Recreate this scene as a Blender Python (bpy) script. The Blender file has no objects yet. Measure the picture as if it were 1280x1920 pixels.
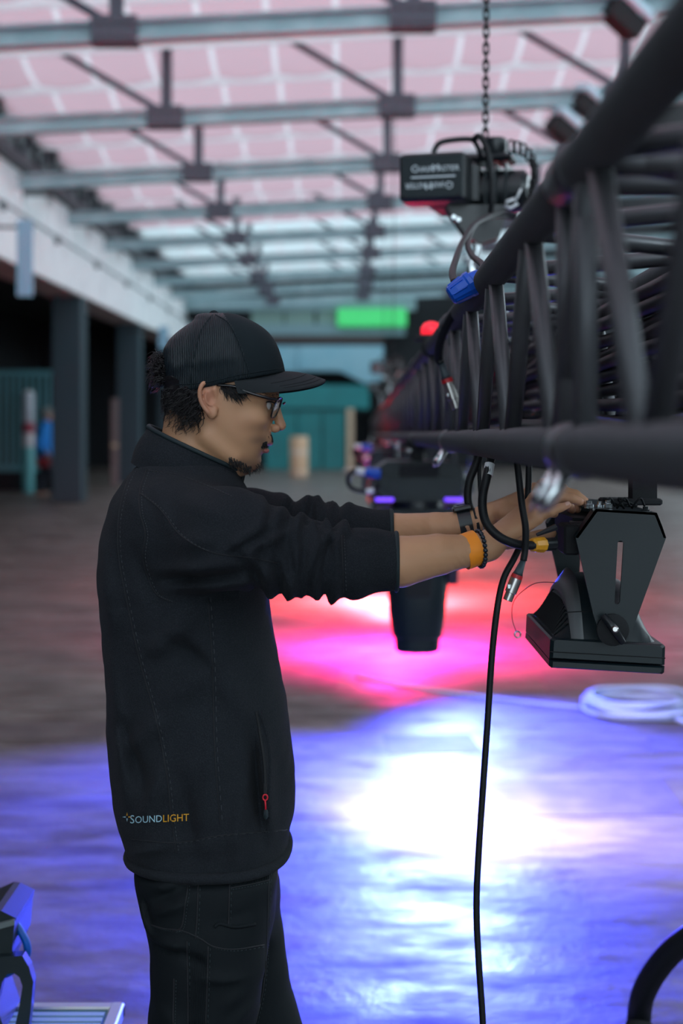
import bpy, bmesh, math, random
import numpy as np
from mathutils import Vector, Matrix
from mathutils.bvhtree import BVHTree

random.seed(7); RNG = np.random.default_rng(7)
PI = math.pi
sc = bpy.context.scene
COL = sc.collection

# ------------------------------------------------------------------ camera
F, HC, HZ = 2667.0, 1.58, 785.0          # focal length in px, eye height, horizon row
cam_d = bpy.data.cameras.new('camera'); cam = bpy.data.objects.new('camera', cam_d); COL.objects.link(cam)
cam.location = (0, 0, HC); cam.rotation_euler = (PI/2, 0, 0)
cam_d.sensor_fit = 'VERTICAL'; cam_d.sensor_height = 36.0; cam_d.lens = 50.0
cam_d.shift_y = -(960.0-HZ)/1920.0
cam_d.clip_start = 0.05; cam_d.clip_end = 300
cam_d.dof.use_dof = True; cam_d.dof.focus_distance = 2.44; cam_d.dof.aperture_fstop = 2.6
sc.camera = cam

# ------------------------------------------------------------------ world and exposure
wd = bpy.data.worlds.new('world'); sc.world = wd; wd.use_nodes = True
bg = wd.node_tree.nodes['Background']; bg.inputs[0].default_value = (0.74, 0.90, 1.0, 1); bg.inputs[1].default_value = 3.4
sc.view_settings.view_transform = 'Standard'; sc.view_settings.look = 'None'
sc.view_settings.gamma = 1.0; sc.view_settings.use_curve_mapping = False
sc.view_settings.exposure = 0.12

def W(px, py, d):
    return Vector(((px-640.0)*d/F, d, HC-(py-HZ)*d/F))
def WF(px, py, z=0.0):                    # pixel to a point on the floor
    d = (HC-z)*F/(py-HZ); return W(px, py, d)

# ------------------------------------------------------------------ materials
MATS = {}
def mat(name, col, rough=0.5, metal=0.0, spec=0.5, noise=None, bump=None, emit=None, sheen=0, coat=0, attr=None, sss=0, wave=None, trans=0):
    if name in MATS: return MATS[name]
    m = bpy.data.materials.new(name); m.use_nodes = True; MATS[name] = m
    nt = m.node_tree; b = nt.nodes['Principled BSDF']; L = nt.links
    c = tuple(col)+(1,)
    b.inputs['Base Color'].default_value = c; b.inputs['Roughness'].default_value = rough
    b.inputs['Metallic'].default_value = metal; b.inputs['Specular IOR Level'].default_value = spec
    if sheen: b.inputs['Sheen Weight'].default_value = sheen; b.inputs['Sheen Roughness'].default_value = 0.5
    if coat: b.inputs['Coat Weight'].default_value = coat
    if trans: b.inputs['Transmission Weight'].default_value = trans
    if sss:
        b.inputs['Subsurface Weight'].default_value = sss; b.inputs['Subsurface Radius'].default_value = (0.01, 0.004, 0.002); b.inputs['Subsurface Scale'].default_value = 0.6
    tc = nt.nodes.new('ShaderNodeTexCoord')
    src = None
    if attr:
        a = nt.nodes.new('ShaderNodeVertexColor'); a.layer_name = attr; L.new(a.outputs[0], b.inputs['Base Color']); src = a.outputs[0]
    if noise:                                # (scale, second colour, low, high)
        n = nt.nodes.new('ShaderNodeTexNoise'); n.inputs['Scale'].default_value = noise[0]; n.inputs['Detail'].default_value = 6
        L.new(tc.outputs['Object'], n.inputs['Vector'])
        r = nt.nodes.new('ShaderNodeMapRange'); r.inputs[1].default_value = noise[2]; r.inputs[2].default_value = noise[3]
        L.new(n.outputs[0], r.inputs[0])
        mx = nt.nodes.new('ShaderNodeMix'); mx.data_type = 'RGBA'; L.new(r.outputs[0], mx.inputs[0])
        mx.inputs[6].default_value = c; mx.inputs[7].default_value = tuple(noise[1])+(1,)
        if src: L.new(src, mx.inputs[6])
        L.new(mx.outputs[2], b.inputs['Base Color'])
    if bump:                                 # (scale, strength, distance)
        n = nt.nodes.new('ShaderNodeTexNoise'); n.inputs['Scale'].default_value = bump[0]; n.inputs['Detail'].default_value = 4
        L.new(tc.outputs['Object'], n.inputs['Vector'])
        bp = nt.nodes.new('ShaderNodeBump'); bp.inputs['Strength'].default_value = bump[1]; bp.inputs['Distance'].default_value = bump[2]
        L.new(n.outputs[0], bp.inputs['Height']); L.new(bp.outputs[0], b.inputs['Normal'])
    if wave:                                 # (scale, strength, distance, direction)
        w = nt.nodes.new('ShaderNodeTexWave'); w.inputs['Scale'].default_value = wave[0]; w.inputs['Distortion'].default_value = 0.4; w.bands_direction = wave[3]
        L.new(tc.outputs['Object'], w.inputs['Vector'])
        bp = nt.nodes.new('ShaderNodeBump'); bp.inputs['Strength'].default_value = wave[1]; bp.inputs['Distance'].default_value = wave[2]
        L.new(w.outputs[0], bp.inputs['Height']); L.new(bp.outputs[0], b.inputs['Normal'])
    if emit:
        b.inputs['Emission Color'].default_value = tuple(emit[:3])+(1,); b.inputs['Emission Strength'].default_value = emit[3]
    return m

M_black = mat('black_powdercoat', (0.0045, 0.0125, 0.0160), 0.42, spec=.38, bump=(300, .15, .0006))
M_black_sm = mat('black_plastic', (0.010, 0.014, 0.017), 0.32)
M_blackmatte = mat('black_matte', (0.006, 0.008, 0.010), 0.8)
M_rubber = mat('black_rubber', (0.007, 0.009, 0.011), 0.5, spec=.3)
M_truss = mat('black_truss_tube', (0.085, 0.090, 0.098), 0.42, 0.35, bump=(60, .1, .001), noise=(14, (0.08, 0.08, 0.085), .5, .8))
M_steel = mat('bright_steel', (0.62, 0.66, 0.68), 0.22, 1.0)
M_nickel = mat('nickel', (0.50, 0.48, 0.46), 0.28, 1.0)
M_chain = mat('black_chain', (0.02, 0.02, 0.022), 0.35, 0.6)
M_blue = mat('blue_plastic', (0.0, 0.085, 0.55), 0.35)
M_red = mat('red_plastic', (0.45, 0.012, 0.018), 0.4)
M_yellow = mat('yellow_plastic', (0.75, 0.33, 0.015), 0.4)
M_white = mat('white_plastic', (0.72, 0.76, 0.78), 0.45)
M_print = mat('white_print', (0.62, 0.70, 0.74), 0.6)
M_printdim = mat('grey_print', (0.16, 0.19, 0.20), 0.6)
M_alu = mat('aluminium', (0.50, 0.58, 0.60), 0.35, 0.9, bump=(80, .1, .001))

# ------------------------------------------------------------------ mesh builder
class MB:
    def __init__(s): s.v = []; s.f = []
    def add(s, vs, fs):
        o = len(s.v); s.v += [tuple(v) for v in vs]; s.f += [tuple(i+o for i in f) for f in fs]; return s
    def box(s, lo, hi, M=None, ch=0.0):
        x0, y0, z0 = lo; x1, y1, z1 = hi
        if ch <= 0:
            vs = [Vector((x, y, z)) for x in (x0, x1) for y in (y0, y1) for z in (z0, z1)]
            fs = [(0,1,3,2),(4,6,7,5),(0,4,5,1),(2,3,7,6),(0,2,6,4),(1,5,7,3)]
        else:
            vs = []; c = ch
            for (a, z) in ((c, z0), (0, z0+c), (0, z1-c), (c, z1)):
                X0, X1, Y0, Y1 = x0+a, x1-a, y0+a, y1-a
                vs += [Vector(p) for p in ((X0+c,Y0,z),(X1-c,Y0,z),(X1,Y0+c,z),(X1,Y1-c,z),(X1-c,Y1,z),(X0+c,Y1,z),(X0,Y1-c,z),(X0,Y0+c,z))]
            fs = [tuple(range(7,-1,-1)), tuple(range(24,32))]
            for r in range(3):
                for i in range(8): fs.append((r*8+i, r*8+(i+1)%8, (r+1)*8+(i+1)%8, (r+1)*8+i))
        if M: vs = [M @ v for v in vs]
        return s.add(vs, fs)
    def tube(s, pts, r, n=8, close=False, caps=True):
        pts = [Vector(p) for p in pts]; m = len(pts)
        rs = r if isinstance(r, (list, tuple)) else [r]*m
        vs = []; fs = []; up = None
        for i, p in enumerate(pts):
            if close: t = pts[(i+1) % m]-pts[i-1]
            else: t = pts[min(i+1, m-1)]-pts[max(i-1, 0)]
            if t.length < 1e-9: t = Vector((0,0,1))
            t.normalize()
            if up is None: up = Vector((0,0,1)) if abs(t.z) < .9 else Vector((1,0,0))
            a = t.cross(up)
            if a.length < 1e-6: a = t.cross(Vector((1,0.3,0)))
            a.normalize(); b = a.cross(t); up = b
            for k in range(n):
                w = 2*PI*k/n; vs.append(p+(a*math.cos(w)+b*math.sin(w))*rs[i])
        R = m if close else m-1
        for i in range(R):
            j = (i+1) % m
            for k in range(n): fs.append((i*n+k, j*n+k, j*n+(k+1)%n, i*n+(k+1)%n))
        if caps and not close: fs += [tuple(range(n)), tuple((m-1)*n+k for k in reversed(range(n)))]
        return s.add(vs, fs)
    def lathe(s, prof, a, b, n=16):          # prof = [(t along a-b in metres, radius)]
        a = Vector(a); d = (Vector(b)-a).normalized()
        return s.tube([a+d*(t+i*1e-7) for i, (t, r) in enumerate(prof)], [r for t, r in prof], n) if False else s._lathe(prof, a, d, n)
    def _lathe(s, prof, a, d, n):
        u = d.cross(Vector((0,0,1)) if abs(d.z) < .9 else Vector((1,0,0))).normalized(); w = d.cross(u)
        vs = [a+d*t+(u*math.cos(2*PI*k/n)+w*math.sin(2*PI*k/n))*r for t, r in prof for k in range(n)]
        m = len(prof); fs = [(i*n+k, i*n+(k+1)%n, (i+1)*n+(k+1)%n, (i+1)*n+k) for i in range(m-1) for k in range(n)]
        fs += [tuple(reversed(range(n))), tuple((m-1)*n+k for k in range(n))]
        return s.add(vs, fs)
    def prism(s, poly, ext, axis='y'):       # poly in the two other axes, extruded between ext[0] and ext[1]
        mk = {'y': lambda p, e: (p[0], e, p[1]), 'x': lambda p, e: (e, p[0], p[1]), 'z': lambda p, e: (p[0], p[1], e)}[axis]
        n = len(poly); vs = [mk(p, ext[0]) for p in poly]+[mk(p, ext[1]) for p in poly]
        fs = [tuple(range(n)), tuple(range(2*n-1, n-1, -1))]+[(i, i+n, (i+1)%n+n, (i+1)%n) for i in range(n)]
        return s.add(vs, fs)
    def loft(s, rings, closed=True, caps=True):
        n = len(rings[0]); vs = [p for r in rings for p in r]; fs = []
        for i in range(len(rings)-1):
            for k in range(n if closed else n-1): fs.append((i*n+k, i*n+(k+1)%n, (i+1)*n+(k+1)%n, (i+1)*n+k))
        if caps and closed: fs += [tuple(reversed(range(n))), tuple((len(rings)-1)*n+k for k in range(n))]
        return s.add(vs, fs)
    def mesh(s, name, fixn=True):
        me = bpy.data.meshes.new(name); me.from_pydata([tuple(v) for v in s.v], [], s.f)
        if fixn:
            bm = bmesh.new(); bm.from_mesh(me); bmesh.ops.recalc_face_normals(bm, faces=bm.faces); bm.to_mesh(me); bm.free()
        return me
    def build(s, name, m, parent=None, smooth=False, fixn=True):
        return link(name, s.mesh(name, fixn), m, parent, smooth)

def link(name, me, m, parent=None, smooth=False):
    o = bpy.data.objects.new(name, me); COL.objects.link(o)
    if m and not me.materials: me.materials.append(m)
    if smooth is True: me.polygons.foreach_set('use_smooth', [True]*len(me.polygons))
    elif smooth:
        me.polygons.foreach_set('use_smooth', [True]*len(me.polygons)); me.set_sharp_from_angle(angle=smooth)
    if parent: adopt(o, parent)
    return o
def adopt(o, parent):
    o.parent = parent
    if parent.type == 'EMPTY' : o.matrix_parent_inverse = Matrix.Translation(-Vector(parent.location))
SA = math.radians(35)
def thing(name, label, cat, loc, group=None):
    o = bpy.data.objects.new(name, None); COL.objects.link(o); o.location = loc; o.empty_display_size = .05
    return tag(o, label, cat, group)
def tag(o, label=None, cat=None, group=None, kind=None):
    if label: o['label'] = label
    if cat: o['category'] = cat
    if group: o['group'] = group
    if kind: o['kind'] = kind
    return o
def struct(o): o['kind'] = 'structure'; return o
def dup(root, dloc, label=None):
    kids = {}
    for ob in COL.objects:
        if ob.parent: kids.setdefault(ob.parent.name, []).append(ob)
    def rec(o, par):
        c = o.copy(); COL.objects.link(c)
        if par: c.parent = par; c.matrix_parent_inverse = o.matrix_parent_inverse.copy()
        for k in kids.get(o.name, []): rec(k, c)
        return c
    r = rec(root, None); r.location = Vector(root.location)+Vector(dloc)
    if label: r['label'] = label
    return r
def empty_struct(name, loc=(0,0,0)):
    o = bpy.data.objects.new(name, None); COL.objects.link(o); o.location = loc; o['kind'] = 'structure'; return o
def curve(pts, n=10):                        # Catmull-Rom through points
    P = [Vector(p) for p in pts]; P = [P[0]*2-P[1]]+P+[P[-1]*2-P[-2]]; out = []
    for i in range(1, len(P)-2):
        a, b, c, d = P[i-1:i+3]
        for k in range(n):
            t = k/n; out.append(.5*((2*b)+(c-a)*t+(2*a-5*b+4*c-d)*t*t+(3*b-a-3*c+d)*t**3))
    return out+[P[-2]]
def text_geo(txt, size, align='LEFT'):
    cu = bpy.data.curves.new('t', 'FONT'); cu.body = txt; cu.size = size; cu.align_x = align; cu.resolution_u = 3
    o = bpy.data.objects.new('t', cu); COL.objects.link(o)
    me = o.evaluated_get(bpy.context.evaluated_depsgraph_get()).to_mesh()
    v = [tuple(x.co) for x in me.vertices]; f = [tuple(p.vertices) for p in me.polygons]
    bpy.data.objects.remove(o); bpy.data.curves.remove(cu); return v, f

# ------------------------------------------------------------------ implicit surfaces (numpy surface nets)
def grid(lo, hi, h):
    ax = [np.arange(lo[i], hi[i]+h, h, dtype=np.float32) for i in range(3)]
    return ax[0][:,None,None], ax[1][None,:,None], ax[2][None,None,:], (lo, h)
def nets(f, g):
    (lo, h) = g; s = f < 0; nx, ny, nz = f.shape
    cnt = np.zeros((nx-1, ny-1, nz-1), np.float32); pos = np.zeros((nx-1, ny-1, nz-1, 3), np.float32)
    N = (nx, ny, nz)
    for a in range(3):
        b, c = [q for q in range(3) if q != a]
        for ob in (0, 1):
            for oc in (0, 1):
                s0 = [None]*3; s1 = [None]*3
                s0[a] = slice(0, N[a]-1); s1[a] = slice(1, N[a])
                for q, o in ((b, ob), (c, oc)): s0[q] = s1[q] = slice(o, N[q]-1+o)
                f0 = f[tuple(s0)]; f1 = f[tuple(s1)]; cr = s[tuple(s0)] != s[tuple(s1)]
                t = np.where(cr, f0/np.where(cr, f0-f1, 1), 0)
                cnt += cr; pos[..., a] += t; pos[..., b] += cr*ob; pos[..., c] += cr*oc
    act = cnt > 0; idx = np.full(act.shape, -1, np.int32); n = int(act.sum()); idx[act] = np.arange(n)
    ii = np.argwhere(act).astype(np.float32)
    V = (ii+pos[act]/cnt[act][:, None])*h+np.array(lo, np.float32)
    Q = []
    for a in range(3):
        b, c = (a+1) % 3, (a+2) % 3
        s0 = [None]*3; s1 = [None]*3; s0[a] = slice(0, N[a]-1); s1[a] = slice(1, N[a])
        for q in (b, c): s0[q] = s1[q] = slice(1, N[q]-1)
        A = s[tuple(s0)]; B = s[tuple(s1)]
        def cell(ob, oc):
            sl = [None]*3; sl[a] = slice(0, N[a]-1); sl[b] = slice(1-ob, N[b]-1-ob); sl[c] = slice(1-oc, N[c]-1-oc)
            return idx[tuple(sl)]
        q = np.stack([cell(1,1), cell(0,1), cell(0,0), cell(1,0)], -1)
        Q.append(q[A & ~B]); Q.append(q[~A & B][:, ::-1])
    return V, np.concatenate(Q)
def np_mesh(name, V, Q):
    me = bpy.data.meshes.new(name); me.vertices.add(len(V)); me.vertices.foreach_set('co', np.ascontiguousarray(V, np.float32).ravel())
    me.loops.add(Q.size); me.loops.foreach_set('vertex_index', np.ascontiguousarray(Q, np.int32).ravel())
    me.polygons.add(len(Q)); me.polygons.foreach_set('loop_start', np.arange(0, Q.size, 4, dtype=np.int32))
    me.update(calc_edges=True); me.validate(); return me
def smin(a, b, k):
    hh = np.clip(.5+.5*(b-a)/k, 0, 1); return b*(1-hh)+a*hh-k*hh*(1-hh)
def smax(a, b, k): return -smin(-a, -b, k)
def cone(G, a, b, ra, rb, sy=1.0):           # round cone; sy squeezes across depth
    X, Y, Z = G; a = Vector(a); b = Vector(b); d = b-a; L2 = d.dot(d)
    t = np.clip(((X-a.x)*d.x+(Y-a.y)*d.y+(Z-a.z)*d.z)/max(L2, 1e-9), 0, 1)
    return np.sqrt((X-a.x-t*d.x)**2+((Y-a.y-t*d.y)*sy)**2+(Z-a.z-t*d.z)**2)-(ra+(rb-ra)*t)
def ball(G, c, r, s=(1,1,1)):
    X, Y, Z = G
    return (np.sqrt(((X-c[0])/s[0])**2+((Y-c[1])/s[1])**2+((Z-c[2])/s[2])**2)-r)*min(s)
def rows_interp(z, rows, j, sm=.012):
    R = sorted(rows); zz = np.linspace(R[0][0]-.05, R[-1][0]+.05, 700)
    v = np.interp(zz, [r[0] for r in R], [r[j] for r in R])
    k = max(1, int(sm/(zz[1]-zz[0]))); ker = np.ones(2*k+1)/(2*k+1)
    for _ in range(2): v = np.convolve(np.pad(v, k, mode='edge'), ker, mode='valid')
    return np.interp(z, zz, v).astype(np.float32)
def slices(G, rows, y0, p=2.0, sm=.012):     # rows: (z, x back, x front, half width)
    X, Y, Z = G; z = Z.ravel()
    xb = rows_interp(z, rows, 1, sm)[None,None,:]; xf = rows_interp(z, rows, 2, sm)[None,None,:]; b = rows_interp(z, rows, 3, sm)[None,None,:]
    a = np.maximum((xf-xb)/2, .004); cx = (xf+xb)/2
    q = ((np.abs(X-cx)/a)**p+(np.abs(Y-y0)/b)**p)**(1/p)
    zs = [r[0] for r in rows]
    return smax(smax((q-1)*np.minimum(a, b), Z-max(zs), .01), min(zs)-Z, .01)
def pxrows(rows, d):                         # (row, back px, front px, half width m) to metres
    return [(W(0, r[0], d).z, W(r[1], 0, d).x, W(r[2], 0, d).x, r[3]) for r in rows]
WV = [(RNG.normal(size=3), RNG.uniform(0, 6.28)) for _ in range(24)]
def wob(G, freq, n=6, o=0):
    X, Y, Z = G; s = 0
    for d, ph in WV[o:o+n]: s = s+np.sin((X*d[0]+Y*d[1]+Z*d[2])*freq+ph)
    return s/n

# ================================================================== THE HALL
def floor_material():
    m = bpy.data.materials.new('worn_concrete'); m.use_nodes = True; nt = m.node_tree; L = nt.links; b = nt.nodes['Principled BSDF']
    tc = nt.nodes.new('ShaderNodeTexCoord')
    def noise(sc_, det, vec=None, stretch=None):
        n = nt.nodes.new('ShaderNodeTexNoise'); n.inputs['Scale'].default_value = sc_; n.inputs['Detail'].default_value = det; n.inputs['Roughness'].default_value = .62
        mp = nt.nodes.new('ShaderNodeMapping'); mp.inputs['Scale'].default_value = stretch or (1,1,1)
        L.new(tc.outputs['Object'], mp.inputs[0]); L.new(mp.outputs[0], n.inputs['Vector']); return n.outputs[0]
    def ramp(src, lo, hi, c0, c1):
        r = nt.nodes.new('ShaderNodeMapRange'); r.inputs[1].default_value = lo; r.inputs[2].default_value = hi; L.new(src, r.inputs[0])
        if c0 is None: return r.outputs[0]
        x = nt.nodes.new('ShaderNodeMix'); x.data_type = 'RGBA'; L.new(r.outputs[0], x.inputs[0])
        for i, c in ((6, c0), (7, c1)):
            if isinstance(c, tuple): x.inputs[i].default_value = c+(1,)
            else: L.new(c, x.inputs[i])
        return x.outputs[2]
    c = ramp(noise(.9, 8, stretch=(.55, 1.2, 1)), .36, .66, (.048, .034, .029), (.150, .120, .108))
    c = ramp(noise(5, 6, stretch=(.5, 1.6, 1)), .42, .72, c, (.20, .175, .16))
    c = ramp(noise(2.3, 3), .66, .74, c, (.035, .026, .026))
    L.new(c, b.inputs['Base Color'])
    r = nt.nodes.new('ShaderNodeMapRange'); r.inputs[1].default_value = .35; r.inputs[2].default_value = .7; r.inputs[3].default_value = .28; r.inputs[4].default_value = .74
    L.new(noise(3.0, 8, stretch=(.6, 1.4, 1)), r.inputs[0]); L.new(r.outputs[0], b.inputs['Roughness'])
    b.inputs['Specular IOR Level'].default_value = .36
    bp = nt.nodes.new('ShaderNodeBump'); bp.inputs['Strength'].default_value = .45; bp.inputs['Distance'].default_value = .012
    L.new(noise(9, 8), bp.inputs['Height']); L.new(bp.outputs[0], b.inputs['Normal'])
    return m
M_floor = floor_material()
floor = struct(MB().box((-16, -20, -.2), (16, 62, 0)).build('floor', M_floor))
M_patch = mat('dark_floor_plate', (.075, .06, .062), .62, noise=(6, (.12, .10, .10), .4, .7))
for (q, t) in (([(716,1380),(880,1378),(905,1412),(730,1414)], .003), ([(798,1468),(1240,1463),(1290,1528),(800,1532)], .003),
               ([(1212,1382),(1330,1382),(1360,1412),(1226,1412)], .003), ([(-60,1356),(208,1354),(190,1386),(-60,1388)], .003),
               ([(400,1258),(640,1254),(630,1290),(390,1292)], .003), ([(1010,1262),(1300,1262),(1330,1300),(1030,1300)], .003)):
    P = [WF(*p) for p in q]; MB().prism([(p.x, p.y) for p in P], (-.02, t), 'z').build('floor_plate', M_patch, floor)
# left arcade -------------------------------------------------------
M_col = mat('dark_slate_column', (.017, .040, .054), .6, bump=(8, .1, .01))
M_conc = mat('white_painted_concrete', (.86, .88, .89), .8, noise=(1.6, (.74, .76, .78), .45, .75), bump=(12, .2, .01))
M_soff = mat('bare_soffit', (.50, .40, .39), .85, noise=(2, (.36, .29, .29), .4, .7))
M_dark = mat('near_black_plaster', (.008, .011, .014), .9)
XL = -4.87
wl = empty_struct('wall_left', (XL, 20, 0))
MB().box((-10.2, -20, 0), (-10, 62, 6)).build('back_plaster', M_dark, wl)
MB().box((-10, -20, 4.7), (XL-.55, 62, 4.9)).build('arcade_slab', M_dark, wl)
cols = [27.0+7.7*k for k in range(-6, 5)]
for y in cols:
    MB().box((XL-.57, y-.3, 0), (XL-.01, y+.3, 3.9), ch=.02).build('column', M_col, wl)
for k, y in enumerate(cols[:-1]):
    b = MB().box((XL-.7, y+.015, 3.9), (XL, y+7.685, 4.62), ch=.012).build('parapet_beam', M_conc, wl)
    MB().box((XL-.68, y+.04, 3.885), (XL-.02, y+7.66, 3.899)).build('soffit', M_soff, b)
TY = [13.6+3.9*k for k in range(-8, 11)]     # depths of the roof trusses
def chord_z(x): return 5.33+.05*(x+1)
for y in TY:
    p = [(y-1.05, 4.62), (y+1.0, 4.62), (y+.75, 5.42), (y-.75, 5.42)]
    MB().prism([(a, z) for a, z in p], (XL-.6, XL-.12), 'x').build('parapet_block', M_conc, wl)
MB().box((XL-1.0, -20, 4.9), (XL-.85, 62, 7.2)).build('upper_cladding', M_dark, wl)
pm = MB().tube([(XL+.05, -19, 4.66), (XL+.05, 60, 4.66)], .025, 8)
for k in range(18): pm.box((XL-.02, -7+3.9*k, 4.55), (XL+.08, -6.94+3.9*k, 4.70))
pm.build('handrail_pipe', mat('grey_pipe', (.18, .2, .21), .5), wl)
M_pale_blue = mat('pale_blue_sheet', (.26, .48, .62), .5)
for (px, py0, py1, d, lab) in ((6, 412, 556, 19.5, 'pale blue hanging board at the left edge of the white beam'), (282, 612, 654, 32.5, 'pale blue hanging board under the white beam behind the cap')):
    t = thing('hanging_board', lab, 'board', W(px, py1, d)); x = W(px, 0, d).x+.3
    z1 = W(px, py0, d).z; z0 = W(px, py1, d).z
    MB().box((x-.11, d-.03, z0), (x+.11, d, z1), ch=.006).build('board_panel', M_pale_blue, t)
    MB().box((XL-.02, d-.02, z1-.12), (x+.12, d+.02, z1-.08)).build('bracket', M_blackmatte, t)
# far end -----------------------------------------------------------
wb = empty_struct('wall_back', (0, 45, 0))
YB = 45.0
def zb(py, d=YB): return W(0, py, d).z
def xb_(px, d=YB): return W(px, 0, d).x
MB().box((-10, YB+2.0, 0), (12, YB+2.2, 8.5)).build('back_plaster', M_dark, wb)
M_fascia = mat('pale_blue_fascia', (.20, .42, .52), .6, noise=(.8, (.28, .48, .56), .4, .7))
MB().box((xb_(300), YB+.1, zb(697)), (xb_(700), YB+.4, zb(648)), ch=.01).build('fascia_panel', M_fascia, wb)
MB().prism([(xb_(560), zb(694)), (xb_(634), zb(694)), (xb_(688), zb(720)), (xb_(720), zb(722)), (xb_(720), zb(648)), (xb_(560), zb(648))], (YB+.02, YB+.5)).build('sloped_fascia', M_fascia, wb)
MB().box((xb_(240), YB+.05, zb(644)), (xb_(720), YB+.6, zb(628))).build('dark_girder', mat('dark_brown_steel', (.035, .024, .024), .6), wb)
MB().box((xb_(240), YB+.2, zb(628)), (xb_(760), YB+.5, zb(606))).build('grey_band', mat('grey_blue_band', (.16, .27, .30), .6), wb)
for x0, x1 in ((470, 532), (534, 590), (594, 636), (640, 690), (694, 760)):
    MB().box((xb_(x0), YB+.3, zb(606)), (xb_(x1)-.03, YB+.5, zb(580)), ch=.01).build('clerestory_panel', mat('olive_panel', (.16, .27, .24), .5) if x0 < 620 else M_fascia, wb)
MB().box((xb_(240), YB+.3, zb(580)), (xb_(780), YB+.5, zb(556))).build('top_band', mat('pale_band', (.30, .46, .50), .6), wb)
tag(MB().box((xb_(632), YB-.02, zb(612)), (xb_(762), YB+.28, zb(578)), ch=.02).build('green_sign', mat('bright_green', (.05, .58, .16), .4, emit=(.05, .6, .16, .35))), 'bright green sign high on the far wall', 'sign')
M_teal = mat('teal_painted_board', (.0, .19, .20), .5, noise=(1.2, (.0, .155, .165), .4, .7))
tp = thing('teal_partition', 'teal painted partition standing at the far end of the hall', 'partition', (xb_(590), YB-1, 0))
for x0, x1 in ((498, 556), (557, 604), (605, 648)):
    MB().box((xb_(x0, 44), 44.0, 0), (xb_(x1, 44)-.02, 44.12, zb(768, 44)), ch=.01).build('board', M_teal, tp)
MB().box((xb_(498, 44), 43.9, zb(766, 44)), (xb_(692, 44), 44.2, zb(722, 44)), ch=.015).build('header_board', M_teal, tp)
MB().box((xb_(498, 44), 43.96, zb(770, 44)), (xb_(692, 44), 44.1, zb(766, 44))).build('dark_rail', mat('dark_teal', (0, .05, .055), .6), tp)  # narrow darker teal strip under the header board
M_timber = mat('pale_timber', (.52, .40, .29), .7, noise=(9, (.38, .28, .19), .4, .7))
tt = thing('timber_post', 'pale upright timber post right of the teal partition', 'post', (xb_(656, 43), 43, 0))
MB().box((xb_(650, 43), 43, 0.03), (xb_(663, 43), 43.2, zb(766, 43)), ch=.01).build('post', M_timber, tt)
MB().box((xb_(646, 43), 42.9, 0), (xb_(667, 43), 43.3, .03)).build('base_plate', M_alu, tt)
dr = thing('cardboard_roll', 'tall beige cardboard roll standing before the teal partition', 'roll', (xb_(560, 39), 39, 0))
R0 = .245; zt = zb(818, 39)
MB().lathe([(0, R0), (.02, R0+.008), (zt-.02, R0+.008), (zt, R0)], (xb_(560, 39), 39, 0), (xb_(560, 39), 39, 1), 24).build('roll_body', mat('cardboard', (.60, .42, .27), .8), dr, SA)
for z0, z1 in ((.95, 1.0), (.55, .95), (.1, .3)):
    MB().lathe([(0, R0+.013), (z1*.0+.3*(z1-z0)*1.0, R0+.013)], (xb_(560, 39), 39, z0*zt), (xb_(560, 39), 39, 2), 24).build('paper_wrap', mat('pale_paper', (.62, .52, .42), .7), dr, SA)
MB().lathe([(0, .10), (.004, .10)], (xb_(560, 39), 39, zt), (xb_(560, 39), 39, 9), 16).build('core_shade_disc', M_blackmatte, dr)  # flat black disc stands in for the shade inside the roll
# right flank of the far end: dark drape
MB().box((xb_(700), YB+.9, 0), (12, YB+1.0, 6.6)).build('dark_drape', M_dark, wb)
# right side: dark boarded wall with two openings, and the wall behind the camera
wr = empty_struct('wall_right', (9.1, 20, 0))
for y0, y1 in ((-20, 9), (14, 30), (36, 47)):
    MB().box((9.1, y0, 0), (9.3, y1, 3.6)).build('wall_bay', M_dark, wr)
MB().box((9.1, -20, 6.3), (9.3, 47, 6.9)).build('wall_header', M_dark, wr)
# roof --------------------------------------------------------------
ceil = empty_struct('ceiling', (0, 20, 5.3))
M_beam = mat('teal_grey_steel', (.26, .38, .41), .5, noise=(3, (.40, .52, .55), .45, .75))
M_post = mat('dark_plum_steel', (.060, .062, .085), .55)
def roofskin(name, col, k):
    m = bpy.data.materials.new(name); m.use_nodes = True; nt = m.node_tree; nt.nodes.clear(); L = nt.links
    o = nt.nodes.new('ShaderNodeOutputMaterial'); mx = nt.nodes.new('ShaderNodeMixShader'); mx.inputs[0].default_value = k
    d = nt.nodes.new('ShaderNodeBsdfDiffuse'); t = nt.nodes.new('ShaderNodeBsdfTranslucent')
    tc = nt.nodes.new('ShaderNodeTexCoord'); n = nt.nodes.new('ShaderNodeTexNoise'); n.inputs['Scale'].default_value = 1.1; L.new(tc.outputs['Object'], n.inputs[0])
    x = nt.nodes.new('ShaderNodeMix'); x.data_type = 'RGBA'; L.new(n.outputs[0], x.inputs[0]); x.inputs[6].default_value = tuple(col)+(1,); x.inputs[7].default_value = tuple(c*.88 for c in col)+(1,)
    L.new(x.outputs[2], d.inputs[0]); L.new(x.outputs[2], t.inputs[0]); L.new(d.outputs[0], mx.inputs[1]); L.new(t.outputs[0], mx.inputs[2]); L.new(mx.outputs[0], o.inputs[0]); return m
M_skin_pink = roofskin('pink_translucent_sheet', (.345, .225, .25), .72)
M_skin_white = roofskin('white_translucent_sheet', (.38, .42, .43), .72)
M_dark_roof = mat('added_roof_black', (.02, .022, .03), .6)
M_rib = roofskin('pale_batten', (.41, .37, .385), .75)
NODES = [XL+.05, -2.14, .70, 3.5, 6.3, 9.1]
X0, X1 = XL, 9.1
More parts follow.
